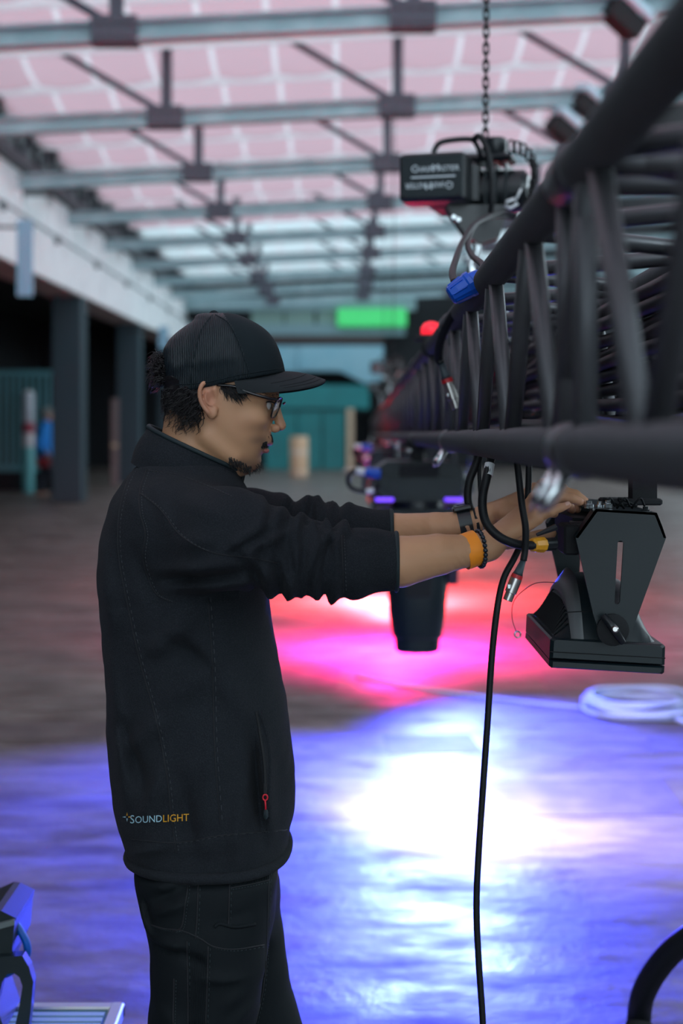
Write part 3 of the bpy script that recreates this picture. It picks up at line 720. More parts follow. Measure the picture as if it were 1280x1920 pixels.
# drape: long soft folds on the body
def pxz(z): return HZ+(HC-z)*F/DM
pX = 640+X*F/DM; pZ = HZ+(HC-Z)*F/DM
def fold(x0, y0, x1, y1, w, amp):            # a raised soft ridge along a line on the near and far side
    dx, dy = x1-x0, y1-y0; L2 = dx*dx+dy*dy
    t = np.clip(((pX-x0)*dx+(pZ-y0)*dy)/L2, 0, 1); r2 = (pX-x0-t*dx)**2+(pZ-y0-t*dy)**2
    return 1.5*amp*np.exp(-r2/(w*w))*np.sin(np.pi*np.clip(t*.9+.05, 0, 1))
drape = 0
for f_ in ((232,1200,262,1480,16,.006),(255,1380,330,1300,16,.006),(285,1500,335,1380,14,.006),(300,1200,380,1130,18,.007),(330,1300,430,1180,20,.006),(400,1560,420,1300,22,.005),(340,1470,400,1340,16,.004),
           (500,1350,515,1520,12,.008),(450,1580,470,1400,14,.004),(215,1000,240,1180,18,.005),(250,900,300,960,16,.005),(300,890,420,940,16,.004),(262,1560,330,1530,10,.004),(420,1200,470,1320,22,.005)):
    drape = drape+fold(*f_)
for f_ in ((240,1300,300,1450,13,.007),(330,1160,420,1230,16,.007),(480,1330,500,1540,9,.009),(360,1400,380,1540,14,.005),(270,1000,330,1120,14,.005)):
    drape = drape-fold(*f_)
near_side = (Y < DM).astype(np.float32)
jk = jk-1.6*drape*near_side-.0032*wob(G, 22)-.0016*wob(G, 60, 8, 5)-.0022*np.abs(wob(G, 38, 5, 11))*(pZ > 1120)
# sleeves
def sleeve(pts, rad, crest, tilt, dep, k0):
    s = None
    for (p, q, ra, rb) in zip(pts[:-1], pts[1:], rad[:-1], rad[1:]):
        c = cone(G, p, q, ra, rb); s = c if s is None else smin(s, c, .03)
    q_ = (640+X*F/dep)+tilt*((HZ+(HC-Z)*F/dep)-1040)
    ad = 0
    ang = np.arctan2(Z-pts[1].z, Y-pts[1].y)
    for i, (cx, w, amp) in enumerate(crest): ad = ad+1.35*amp*np.exp(-((q_-cx+7*np.sin(ang*2+i*1.7))/w)**2)*(.75+.25*np.sin(ang*3+i))
    return s-ad*np.clip((q_-440)/40, 0, 1)
pn = [W(325,985,DN+.055), W(430,1012,DN-.03), W(560,1046,DN-.02), W(640,1054,DN+.0), W(743,1053,DN+.02)]
rn = [.078, .080, .0575, .0525, .0490]
crn = [(478,13,.006),(513,12,.010),(553,11,.0105),(582,8,.007),(604,8,.009),(632,9,.010),(690,26,.0045)]
crn += [(495,8,-.006),(535,8,-.007),(568,7,-.006),(593,5,-.006),(618,6,-.007),(652,8,-.003)]
sn = sleeve(pn, rn, crn, .16, DN, .03)
pf = [W(350,985,DF), W(470,990,DF+.0), W(590,1002,DF-.03), W(650,1003,DF-.06), W(738,1002,DF-.10)]
rf = [.078, .070, .056, .050, .0450]
crf = [(508,14,.011),(555,13,.011),(582,8,.007),(602,8,.007),(628,9,.008),(532,8,-.008),(570,7,-.006),(593,6,-.005),(616,6,-.006)]
sf = sleeve(pf, rf, crf, .2, DF, .03)
endn = W(746,0,DN+.02).x; endf = W(736,0,DF-.1).x
sn = smax(sn, X-(endn-.000)+(np.abs(Z-W(0,1052,DN).z))*.0, .006); sf = smax(sf, X-endf, .006)
jk = smin(jk, sn, .045); jk = smin(jk, sf, .035)
# long tension folds from armpit along the upper sleeve
pXn = 640+X*F/DN; pZn = HZ+(HC-Z)*F/DN
def foldn(x0, y0, x1, y1, w, amp):
    dx, dy = x1-x0, y1-y0; L2 = dx*dx+dy*dy
    t = np.clip(((pXn-x0)*dx+(pZn-y0)*dy)/L2, 0, 1); r2 = (pXn-x0-t*dx)**2+(pZn-y0-t*dy)**2
    return 1.5*amp*np.exp(-r2/(w*w))*np.sin(np.pi*np.clip(t*.9+.05, 0, 1))
ns = (Y < DN+.03).astype(np.float32)
for f_ in ((290,1068,480,1040,13,.009),(300,1105,500,1075,13,.008),(400,1050,500,975,12,.007),(470,1020,560,985,9,.006),(330,930,450,965,16,.004)): jk = jk-ns*foldn(*f_)
for f_ in ((455,1000,520,1090,8,.007),(525,1010,545,1100,7,.006),(340,1010,420,1000,14,.005),(285,905,330,1000,12,.004)): jk = jk-ns*foldn(*f_)
for f_ in ((440,1010,500,1095,7,.006),(540,1000,560,1095,6,.006),(300,1088,490,1058,9,.008),(420,1035,520,985,8,.006),(350,1125,500,1100,11,.007)): jk = jk+ns*foldn(*f_)
# hollow for the neck
jk = smax(jk, -cone(G, W(352,870,DM), W(372,780,DM), .050, .070), .006)
V, Q = nets(jk, G4[3]); jme = np_mesh('jacket', V, Q)
jacket = link('jacket', jme, M_fleece, man, True)
JB = BVHTree.FromPolygons([tuple(v) for v in V.tolist()], [tuple(q) for q in Q.tolist()])
CAMP = Vector((0, 0, HC))
def onto(bvh, px, py, lift=.001):
    d = (W(px, py, 1.0)-CAMP).normalized(); h = bvh.ray_cast(CAMP, d)
    return None if h[0] is None else h[0]-d*lift
def seam(bvh, pts, r, m, parent, name='seam', n=8, lift=.0002, dash=None):
    P = [onto(bvh, p.x, p.y, lift) for p in curve([Vector((x, y, 0)) for x, y in pts], n)]
    P = [p for p in P if p is not None]
    if len(P) > 2:
        mb = MB()
        if dash:
            for i in range(0, len(P)-1, 2): mb.tube([P[i], P[i+1]], r, 4)
        else: mb.tube(P, r, 5)
        mb.build(name, m, parent, True)
M_seam = mat('seam_thread', (.007,.009,.012), .8)
M_stitch = mat('pale_stitch', (.045,.055,.062), .8)
for pts in (((258,866),(236,910),(222,970),(222,1040),(238,1130),(262,1240),(290,1340),(312,1450),(322,1540),(330,1598)),
            ((275,880),(262,920),(262,960),(272,1000),(268,1050),(290,1110),(320,1128)),
            ((262,925),(300,955),(340,1005),(398,1036),(470,1046),(520,1056)),
            ((276,882),(330,890),(390,912),(432,930)), ((390,1120),(398,1250),(402,1400),(412,1545)), ((640,1004),(642,1050),(644,1110)),
            ((246,1574),(330,1580),(420,1566),(538,1556))):
    seam(JB, pts, .0011, M_seam, jacket, n=10); seam(JB, [(x+5, y+1) for x, y in pts], .0005, M_stitch, jacket, 'stitching', n=16, dash=True)
# side pocket zip with red pull
seam(JB, ((480,1335),(486,1370),(494,1420),(497,1470),(496,1530)), .0028, M_blackmatte, jacket, 'pocket_zip')
seam(JB, ((486,1335),(500,1380),(505,1430),(503,1490),(499,1525)), .003, M_fleece, jacket, 'zip_flap')
M_redcord = mat('red_cord', (.62,.01,.03), .5)
c0 = onto(JB, 497, 1502, .010)
mb = MB().tube([c0+Vector((math.cos(t)*.004, 0, .006+math.sin(t)*.005)) for t in np.linspace(0, 2*PI, 12)[:-1]], .0014, 6, close=True)
mb.tube([c0+Vector((0,0,.001)), c0+Vector((.001,-.001,-.014))], .0016, 6); mb.build('zip_pull', M_redcord, jacket, True)
MB().lathe([(0,.0025),(.004,.0042),(.012,.0042),(.016,.002)], c0+Vector((.001,-.001,-.014)), c0+Vector((.001,-.001,-1)), 8).build('zip_toggle', M_piping, jacket, SA)
for z in (0,): MB().box(c0+Vector((-.003,-.001,.012)), c0+Vector((.003,.002,.03)), None, .001).build('zip_slider', M_blackmatte, jacket)
# embroidered lettering near the hem
def embroider(txt, px, py, size, m):
    v, f = text_geo(txt, size); out = []
    for p in v:
        q = onto(JB, px+p[0]*F/DM*.92, py-p[1]*F/DM-.045*(p[0]*F/DM), .0012); out.append(q if q else Vector((0, DM, 1)))
    MB().add(out, f).build('embroidered_lettering', m, jacket, False, False); return px+max(p[0] for p in v)*F/DM*.92
M_cy = mat('pale_cyan_thread', (.38,.62,.72), .7); M_or = mat('amber_thread', (.72,.36,.02), .7)
e = embroider('S', 243, 1544, .021, M_cy); e = embroider('OUND', e+1, 1543.5, .0175, M_cy); embroider('LIGHT', e+1, 1541.5, .0185, M_or)
st = MB()
for k in range(4):
    a = k*PI/2; P0 = [(238+3*math.cos(a-.5), 1532+3*math.sin(a-.5)), (238+9*math.cos(a), 1532+9*math.sin(a)), (238+3*math.cos(a+.5), 1532+3*math.sin(a+.5))]
    q = [onto(JB, x, y, .0014) for x, y in P0]
    if all(q): MB().add(q, [(0,1,2)]).build('embroidered_star', M_or if k in (0, 3) else M_cy, jacket, False, False)
# cuffs
def cuff(cx, cy, d, r, x):
    ring = [Vector((x, d+r*1.0*math.cos(t), W(0,cy,d).z+r*1.04*math.sin(t))) for t in np.linspace(0, 2*PI, 28)[:-1]]
    MB().tube(ring, .0042, 8, close=True).build('cuff_binding', M_piping, jacket, True)
cuff(746, 1053, DN+.02, .0462, endn-.003); cuff(737, 1002, DF-.1, .0425, endf-.003)
# hem roll
hr_ = []
for t in np.linspace(0, 2*PI, 60)[:-1]:
    ce, se = math.cos(t), math.sin(t); px = 392+147*np.sign(ce)*abs(ce)**.85; py = 1590-.030*(px-392)-4*math.sin(2*t)
    hr_.append(Vector((W(px,0,DM).x, DM+.172*np.sign(se)*abs(se)**.85, W(0,py,DM).z)))
MB().tube(hr_, .0095, 10, close=True).build('hem_band', M_fleece, jacket, True)
# collar
rings = []
for i in range(11):
    u = i/10; r = []
    for t in np.linspace(0, 2*PI, 57)[:-1]:
        bk = 246+(279-246)*u-6*math.sin(PI*u); fr = 444+(456-444)*u
        pb = 866+(800-866)*u; pf_ = 938+(884-938)*u
        ce, se = math.cos(t), math.sin(t)
        px = (bk+fr)/2+(fr-bk)/2*ce; tt_ = (ce+1)/2
        py = pb+(pf_-pb)*(tt_**.95)-10*math.sin(PI*tt_)*(u)*.2
        hw = (.082-.010*u)+.004*math.sin(3*t+2*u)*math.sin(PI*u)+.004*math.sin(PI*u)
        r.append(Vector((W(px,0,DM).x, DM+hw*se, W(0,py,DM).z)))
    rings.append(r)
inner = [[Vector((p.x+(W(360,0,DM).x-p.x)*.09, DM+(p.y-DM)*.91, p.z)) for p in r] for r in reversed(rings)]
col_ = MB().loft(rings+inner, caps=False).build('collar', M_fleece, jacket, True)
MB().tube([p+Vector((0,0,.001)) for p in rings[-1]], .0042, 8, close=True).build('collar_binding', M_piping, col_, True)
zp = [rings[i][0]+Vector((.002,-.003,0)) for i in range(10)]
MB().tube(zp, .0035, 6).build('front_zip', M_blackmatte, col_, True)
zc_ = W(436, 922, DM-.075)
MB().tube(curve([zc_, zc_+Vector((.002,-.004,-.012)), zc_+Vector((0,-.004,-.026))], 4), .0022, 6).build('zip_pull', M_redcord, col_, True)

# ---- trousers ------------------------------------------------------
lo = (W(235,0,DM).x-.03, 2.28, 0.03); hi = (W(640,0,DM).x+.06, 2.83, W(0,1570,DM).z)
G5 = grid(lo, hi, .0065); G = G5[:3]; X, Y, Z = G
NL, FL = DM-.095, DM+.085
hip = slices(G, pxrows([(1560,262,520,.150),(1600,258,522,.158),(1650,262,520,.165),(1700,275,518,.16),(1760,290,500,.11)], DM), DM, 2.4)
ln = slices(G, pxrows([(1640,262,512,.085),(1700,274,508,.092),(1740,282,505,.098),(1800,283,500,.100),(1860,282,490,.098),(1925,278,478,.094),(2010,276,452,.088),(2100,280,440,.085),(2220,276,432,.082),(2330,276,428,.080),(2385,272,432,.082)], NL), NL, 2.3)
lf = slices(G, pxrows([(1640,290,520,.085),(1700,310,526,.09),(1760,330,533,.09),(1840,345,543,.09),(1900,360,560,.088),(1960,380,580,.086),(2050,400,585,.082),(2200,420,580,.080),(2350,440,585,.078),(2440,440,590,.08)], FL), FL, 2.2)
pX = 640+X*F/NL; pZ = HZ+(HC-Z)*F/NL
tz = smin(smin(hip, ln, .03), lf, .03)
dr2 = 0
for f_ in ((285,1640,360,1620,10,.005),(290,1690,370,1655,9,.006),(300,1738,360,1735,8,.007),(380,1790,470,1800,7,.006),(300,1850,360,1900,16,.004),(420,1850,470,1820,12,.004),(430,1900,480,1850,10,.004),(270,1680,290,1740,9,.007)): dr2 = dr2+fold(*f_)
for f_ in ((290,1665,360,1640,8,.005),(350,1750,400,1770,8,.007),(400,1700,480,1680,8,.003),(290,1750,360,1755,7,.006),(275,1660,290,1720,7,.006)): dr2 = dr2-fold(*f_)
tz = tz-dr2*(Y < DM).astype(np.float32)-.003*wob(G, 35, 6, 6)
V, Q = nets(tz, G5[3]); trousers = link('trousers', np_mesh('trousers', V, Q), M_trouser, man, True)
TBV = BVHTree.FromPolygons([tuple(v) for v in V.tolist()], [tuple(q) for q in Q.tolist()])
for pts in (((300,1610),(348,1650),(346,1700),(340,1738),(325,1746)), ((372,1600),(370,1700),(366,1760)), ((432,1605),(430,1660),(428,1740)), ((506,1600),(503,1680),(500,1760),(498,1800),(492,1860),(478,1920)),
            ((284,1735),(310,1742),(340,1745),(375,1760),(400,1775),(440,1780),(495,1772)), ((350,1765),(352,1850),(352,1920)), ((390,1775),(388,1850),(385,1920)), ((326,1835),(325,1880),(324,1920)), ((432,1665),(470,1658),(505,1650)), ((435,1625),(470,1618),(505,1606))):
    seam(TBV, pts, .0014, M_seam, trousers, n=8); seam(TBV, [(x+4, y+3) for x, y in pts], .0006, mat('teal_stitch', (.02,.035,.04), .8), trousers, 'stitching', n=14, dash=True)
for k in range(9): seam(TBV, ((353+4.2*k,1776+1.2*k),(353+4*k,1850),(352+4*k,1922)), .0009, M_trouser, trousers, 'stretch_rib', n=6)
for k in range(15): seam(TBV, ((436+4.6*k,1624-1.1*k),(436+4.6*k,1645),(436+4.6*k,1662-.8*k)), .0008, M_trouser, trousers, 'pocket_rib', n=5)
seam(TBV, ((402,1738),(412,1732),(440,1738),(478,1733)), .0035, M_trouser, trousers, 'pocket_flap')
seam(TBV, ((498,1800),(497,1815),(496,1832)), .0022, M_blackmatte, trousers, 'pocket_zip_pull')
for (px, d, bz) in ((352, NL, 0), (512, FL, 0)):
    x = W(px,0,d).x; G6 = grid((x-.13, d-.08, -.004), (x+.24, d+.08, .16), .006); g = G6[:3]
    s = smin(cone(g, (x-.05, d, .05), (x+.15, d, .038), .048, .040), cone(g, (x-.02, d, .06), (x-.02, d, .12), .055, .058), .03)
    s = smax(s, .012-g[2], .004)
    sh = link('shoe', np_mesh('shoe', *nets(s, G6[3])), M_blackmatte, man, True)
    sole = smax(smin(cone(g, (x-.055, d, .01), (x+.155, d, .01), .052, .045), cone(g, (x-.05,d,.01), (x,d,.01), .053, .05), .02), np.abs(g[2]-.008)-.0075, .002)
    link('sole', np_mesh('sole', *nets(sole, G6[3])), M_rubber, sh, True)

# ---- head ----------------------------------------------------------
lo = (W(290,0,DM).x, DM-.125, W(0,960,DM).z); hi = (W(550,0,DM).x, DM+.125, W(0,610,DM).z)
GH = grid(lo, hi, .0023); G = GH[:3]; X, Y, Z = G
u = DM/F
def h(px, py, y=0.0): return Vector((W(px,0,DM).x, DM+y, W(0,py,DM).z))
skull = slices(G, pxrows([(618,345,480,.045),(640,325,502,.064),(680,314,516,.074),(715,312,521,.0775),(738,316,522,.0780),(752,320,517,.0775),(765,324,513,.0765),(785,330,511,.0740),(805,344,509,.0700),(820,360,506,.0655),(835,376,501,.0600),(850,398,492,.0530),(862,415,486,.0460),(874,426,481,.0400),(884,432,472,.0330),(892,438,462,.022)], DM), DM, 2.15, .006)
neck = cone(G, h(352,955), h(366,800), .066, .057)
neck = smin(neck, cone(G, h(385,930), h(400,850), .040, .045), .03)
hd = smin(skull, neck, .022)
for s in (-1, 1):
    hd = smin(hd, ball(G, h(478,784,s*.046), .020, (1.15,.9,.8)), .018)            # cheekbone
    hd = smin(hd, cone(G, h(440,858,s*.050), h(395,820,s*.060), .008, .010), .022)   # jaw angle
    hd = smax(hd, -ball(G, h(520,758,s*.032), .0125, (1.1,1.25,.75)), .010)         # eye socket
    hd = smin(hd, cone(G, h(514,742,s*.020), h(497,741,s*.056), .0065, .006), .010)  # brow
# nose
hd = smin(hd, cone(G, h(514,752), h(524,790), .0070, .0082), .007)
hd = smin(hd, ball(G, h(526.5,798), .0092), .005)
for s in (-1, 1):
    hd = smin(hd, ball(G, h(516,803,s*.0120), .0084, (1.1,.85,.95)), .003)
    hd = smax(hd, -ball(G, h(521,810,s*.0062), .0034, (1.3,.9,.9)), .002)
    hd = smax(hd, -ball(G, h(506,803,s*.0165), .0035, (.8,1,1.9)), .0025)
hd = smax(hd, -ball(G, h(517,818), .004), .006)
# mouth
hd = smin(hd, cone(G, h(503,823,-.016), h(503,823,.016), .0065, .0065), .008)
hd = smin(hd, ball(G, h(505.5,831), .0072, (.85,2.4,.62)), .004)
hd = smin(hd, ball(G, h(498.5,845), .0072, (.85,2.3,.70)), .004)
hd = smax(hd, -ball(G, h(508,838.3), .0055, (2.2,3.6,.18)), .0025)
hd = smax(hd, -ball(G, h(494,857), .0045, (1,3,.8)), .006)
hd = smin(hd, ball(G, h(477,868), .012, (.9,1.35,1.0)), .012)
# ears
for s in (-1, 1):
    y0 = s*.076
    rim = None
    pts = [(409,742),(411,729),(405,719),(396,718),(387,724),(383,738),(385,752),(391,764),(398,773),(403,780),(409,778),(411,768)]
    C = curve([h(px, py, y0+s*(.010 if 3 < i < 9 else .004)) for i, (px, py) in enumerate(pts)], 3)
    for a, b in zip(C[:-1], C[1:]):
        c = cone(G, a, b, .0040, .0040); rim = c if rim is None else np.minimum(rim, c)
    ear = smin(rim, ball(G, h(399,745,y0+s*.003), .017, (.85,.22,1.35)), .004)
    ear = smin(ear, ball(G, h(404,773,y0+s*.004), .0085, (.9,.5,1.05)), .004)
    inner_r = None
    C = curve([h(px, py, y0+s*.008) for px, py in ((408,733),(398,733),(393,745),(398,757),(406,760))], 3)
    for a, b in zip(C[:-1], C[1:]):
        c = cone(G, a, b, .0026, .0024); inner_r = c if inner_r is None else np.minimum(inner_r, c)
    ear = smin(ear, inner_r, .003)
    ear = smax(ear, -ball(G, h(405,749,y0+s*.011), .0085, (.85,1.0,1.25)), .002)
    ear = smax(ear, -ball(G, h(398,731,y0+s*.010), .006, (1.3,.7,.8)), .002)
    hd = smin(hd, ear, .004)
V1, Q1 = nets(hd, GH[3])
# vertex colours: skin, lips, ears, stubble
def px_of(V): return 640+V[:,0]*F/V[:,1], HZ+(HC-V[:,2])*F/V[:,1]
def bump2(x, y, cx, cy, rx, ry): return np.exp(-((x-cx)/rx)**2-((y-cy)/ry)**2)
SK = np.array([.530, .290, .160])
xm = 640+V1[:,0]*F/DM; zm = HZ+(HC-V1[:,2])*F/DM; ym = np.abs(V1[:,1]-DM)
C1 = np.tile(SK, (len(V1), 1))
def blend(C, w, c): w = np.clip(w, 0, 1)[:, None]; return C*(1-w)+np.array(c)*w
C1 = blend(C1, .6*bump2(xm, zm, 396, 745, 20, 38)*(ym > .070), (.58,.22,.15))
C1 = blend(C1, .35*bump2(xm, zm, 525, 800, 14, 14), (.55,.24,.17))
C1 = blend(C1, .25*bump2(xm, zm, 470, 790, 40, 25), (.54,.27,.17))
lips = np.clip(1.6*(bump2(xm, zm, 507, 831, 9, 5.5)+bump2(xm, zm, 501, 845.5, 9, 6))-.35, 0, 1)*(ym < .020)
C1 = blend(C1, .85*lips, (.42,.12,.13))
stub = np.clip(bump2(xm, zm, 490, 825, 20, 9)+bump2(xm, zm, 470, 872, 32, 14)+.3*bump2(xm, zm, 440, 868, 30, 10), 0, 1)*(1-lips)
C1 = blend(C1, .6*stub, (.12,.075,.06))
C1 = blend(C1, .8*bump2(xm, zm, 345, 775, 40, 42), (.02,.015,.015))
# ---- hands and forearms --------------------------------------------
def hand(wr, mcps, fingers, thumb, fore, lo, hi, res=.0019):
    GG = grid(lo, hi, res); G = GG[:3]
    s = None
    for (a, b, ra, rb, sy) in fore:
        c = cone(G, a, b, ra, rb, sy); s = c if s is None else smin(s, c, .004)
    palm = None
    for i, m in enumerate(mcps):
        c = cone(G, wr[i], m, .0155, .0120); palm = c if palm is None else smin(palm, c, .012)
    s = smin(s, palm, .014)
    for i, f in enumerate(fingers):
        fi = None; R = [.0105, .0092, .0083, .0070]
        if i == 3: R = [.0095, .0082, .0074, .0062]
        P = [mcps[i]]+f
        for j in range(len(P)-1):
            c = cone(G, P[j], P[j+1], R[j], R[j+1]); fi = c if fi is None else smin(fi, c, .003)
        fi = smin(fi, ball(G, P[1], .0098 if i < 3 else .0088), .003)
        s = smin(s, fi, .0045)
        s = smin(s, ball(G, mcps[i]+Vector((-.002,0,.004)), .0105), .006)
    t = None
    for j in range(len(thumb)-1):
        c = cone(G, thumb[j], thumb[j+1], [.017,.0125,.0105][j], [.0125,.0105,.0085][j]); t = c if t is None else smin(t, c, .004)
    s = smin(s, t, .010)
    s = s-.0004*wob(G, 260, 8, 4)
    return nets(s, GG[3])
# near hand (little finger towards the camera): order index, middle, ring, little
dn = 2.405
mc = [W(1003,938,dn+.060), W(1016,940,dn+.040), W(1017,950,dn+.019), W(1005,972,dn+.002)]
wr = [W(918,1014,dn+.030), W(916,1016,dn+.024), W(914,1022,dn+.016), W(912,1030,dn+.010)]
fg = [[W(1046,918,dn+.070), W(1078,927,dn+.074), W(1096,938,dn+.074)],
      [W(1052,924,dn+.046), W(1080,931,dn+.050), W(1100,942,dn+.050)],
      [W(1048,932,dn+.018), W(1071,934,dn+.020), W(1087,941,dn+.022)],
      [W(1032,959,dn-.004), W(1050,952,dn-.004), W(1064,947,dn-.003)]]
th = [W(950,1012,dn+.045), W(985,1012,dn+.075), W(1012,1005,dn+.085), W(1034,1000,dn+.085)]
fo = [(W(560,1046,DN-.02), W(690,1056,DN+.01), .042, .042, 1.0), (W(690,1056,DN+.01), W(752,1053,DN+.02), .042, .0425, 1.0), (W(752,1053,DN+.02), W(820,1040,DN+.03), .0425, .0350, .98), (W(820,1040,DN+.03), W(880,1032,dn+.012), .0345, .0270, .95), (W(880,1032,dn+.012), W(915,1024,dn+.016), .0265, .0245, .92)]
V2, Q2 = hand(wr, mc, fg, th, fo, (W(560,0,2.4).x, dn-.085, W(0,1130,2.4).z), (W(1112,0,2.4).x, dn+.125, W(0,890,2.4).z))
# far hand (thumb towards the camera): order index, middle, ring, little
df = 2.56
mc2 = [W(1003,920,df-.010), W(1020,912,df+.012), W(1022,913,df+.032), W(1012,920,df+.050)]
wr2 = [W(912,968,df+.020), W(912,966,df+.026), W(912,968,df+.032), W(912,972,df+.038)]
fg2 = [[W(1040,918,df-.012), W(1062,938,df-.010), W(1072,956,df-.008)], [W(1052,914,df+.014), W(1074,934,df+.016), W(1082,955,df+.016)],
       [W(1052,916,df+.036), W(1074,934,df+.038), W(1082,954,df+.038)], [W(1040,924,df+.056), W(1060,938,df+.058), W(1066,954,df+.058)]]
th2 = [W(945,962,df-.002), W(985,962,df-.025), W(1015,958,df-.030), W(1038,962,df-.028)]
fo2 = [(W(590,1002,DF-.03), W(690,1002,DF-.08), .038, .037, 1.0), (W(690,1002,DF-.08), W(742,1000,DF-.10), .037, .0365, 1.0), (W(742,1000,DF-.1), W(815,992,df+.03), .0365, .030, .98), (W(815,992,df+.03), W(875,984,df+.026), .030, .0245, .94), (W(875,984,df+.026), W(912,972,df+.028), .0245, .0225, .92)]
V3, Q3 = hand(wr2, mc2, fg2, th2, fo2, (W(590,0,2.62).x, df-.075, W(0,1060,2.56).z), (W(1105,0,2.56).x, df+.2, W(0,880,2.56).z))
def handcol(V, tips, knuck):
    C = np.tile(SK*np.array([1.0,1.0,1.0]), (len(V), 1))
    for p in knuck: C = blend(C, .35*np.exp(-((V-np.array(p))**2).sum(1)/.010**2), (.46,.22,.15))
    for p in tips: C = blend(C, .5*np.exp(-((V-np.array(p))**2).sum(1)/.012**2), (.58,.27,.20))
    return C
C2 = handcol(V2, [f[-1] for f in fg], mc+[f[0] for f in fg]); C3 = handcol(V3, [f[-1] for f in fg2], mc2)
BV = np.concatenate([V1, V2, V3]); BQ = np.concatenate([Q1, Q2+len(V1), Q3+len(V1)+len(V2)]); BC = np.concatenate([C1, C2, C3])
bme = np_mesh('body', BV, BQ)
ca = bme.color_attributes.new('Col', 'FLOAT_COLOR', 'POINT')
ca.data.foreach_set('color', np.concatenate([BC, np.ones((len(BC), 1))], 1).astype(np.float32).ravel())
body = link('body', bme, M_skin, man, True)
BB = BVHTree.FromPolygons([tuple(v) for v in BV.tolist()], [tuple(q) for q in BQ.tolist()])
# nails on the near hand
M_nail = mat('fingernail', (.62,.38,.30), .3)
for f, nrm in ((fg[3], Vector((-.1,-.75,.6))), (fg[2], Vector((-.1,-.6,.75)))):
    a, b = f[-2], f[-1]; t = (b-a).normalized(); n_ = (nrm-t*nrm.dot(t)).normalized(); sd = t.cross(n_); r = []
    for q in np.linspace(0, 2*PI, 13)[:-1]: r.append(b+t*(math.cos(q)*.0052-.001)+sd*math.sin(q)*.0040+n_*(.0062-.0010*math.sin(q)**2))
    MB().add(r+[b+n_*.0068], [(i, (i+1) % 12, 12) for i in range(12)]).build('fingernail', M_nail, body, True)
# eyes
for s in (-1, 1):
    e_ = MB(); c = h(500, 760, s*.028); R = []
    for i in range(9):
        a = PI*i/8; R.append([c+Vector((math.cos(a), math.sin(a)*math.cos(t), math.sin(a)*math.sin(t)))*.0100 for t in np.linspace(0, 2*PI, 17)[:-1]])
    e_.loft(R, caps=False).build('eyeball', mat('eye_white', (.55,.52,.50), .2), body, True)
    MB().lathe([(0,.0055),(.0012,.004)], c+Vector((.0092,0,-.002)), c+Vector((1,0,-.2)), 12).build('iris', mat('dark_iris', (.02,.012,.008), .1), body, True)
    MB().tube(curve([h(494,757,s*.0455), h(503,754,s*.0425), h(511,754,s*.036), h(516,757,s*.026)], 4), .0014, 5).build('eyelash', M_hair, body, True)

# ---- hair ----------------------------------------------------------
def strands(lst, name, m, parent, r0=.0007, n=3):
    mb = MB()
    for P in lst:
        k = len(P); mb.tube(P, [r0*(1-.8*i/(k-1)) for i in range(k)], n, caps=False)
    return mb.build(name, m, parent, True, False)
def curl(p, dirv, L, amp, turns, n=12, grav=.3):
    dirv = Vector(dirv).normalized(); a = dirv.orthogonal().normalized(); b = dirv.cross(a); ph = random.uniform(0, 6.28); out = []
    for i in range(n):
        t = i/(n-1); w = ph+turns*2*PI*t
        out.append(p+dirv*(L*t)+(a*math.cos(w)+b*math.sin(w)-a*math.cos(ph)-b*math.sin(ph))*amp*min(1, t*2)+Vector((0,0,-grav*L*t*t)))
    return out
hs = []
def headpt(px, py, ang):                     # ang: 0 back of head, 90 near side
    rws = pxrows([(700,308,520,.082),(740,311,522,.083),(790,324,512,.079),(812,336,505,.074)], DM)
    z = W(0,py,DM).z; xb_2 = rows_interp(np.array([z]), rws, 1)[0]; xf2 = rows_interp(np.array([z]), rws, 2)[0]; hw = rows_interp(np.array([z]), rws, 3)[0]
    return Vector(((xb_2+xf2)/2-(xf2-xb_2)/2*math.cos(ang), DM-hw*math.sin(ang), z))
for k in range(1500):
    py = random.uniform(722, 788); ang = random.uniform(-1.2, 1.34)
    p = headpt(0, py, ang)
    if 640+p.x*F/p.y > 380: continue
    outv = Vector((p.x-W(410,0,DM).x, (p.y-DM), 0)).normalized()
    hs.append(curl(p-outv*.004, Vector((-.25, 0, -1))+outv*random.uniform(.05,.55), random.uniform(.014,.030), random.uniform(.002,.005), random.uniform(.6,1.6), 9, .1))
for k in range(420):                          # tuft through the back of the cap
    p = h(random.uniform(300,318), random.uniform(668,716), random.uniform(-.03,.03))
    hs.append(curl(p, (-1, random.uniform(-.7,.7), random.uniform(-.7,.8)), random.uniform(.012,.034), random.uniform(.002,.006), random.uniform(.5,1.6), 9, .3))
for k in range(240):                          # hair in front of the ear
    px = random.uniform(412,455); py = 720+random.uniform(0, 26)*(1-abs(px-440)/40)
    q = onto(BB, px, py, -.001)
    if q: hs.append(curl(q, (random.uniform(.2,.9), -.25, random.uniform(-1,-.2)), random.uniform(.010,.022), .0015, .6, 6, .1))
G7 = grid((W(300,0,DM).x, DM-.10, W(0,812,DM).z), (W(400,0,DM).x, DM+.10, W(0,700,DM).z), .003); g = G7[:3]
hm = slices(g, pxrows([(700,306,520,.082),(740,308,522,.083),(775,316,512,.079),(790,326,512,.0765),(802,340,505,.068)], DM), DM, 2.1)
xx_ = 640+g[0]*F/DM; zz_ = HZ+(HC-g[2])*F/DM
hm = smax(hm, (xx_-(388-.42*np.clip(zz_-760, 0, 99)))*u, .004)-.003*wob(g, 160, 8)-.002*wob(g, 330, 8, 8)
hair = link('hair', np_mesh('hair', *nets(hm, G7[3])), M_hair, man, True)
strands(hs, 'hair_curls', M_hair, hair, .0010)
bs = []
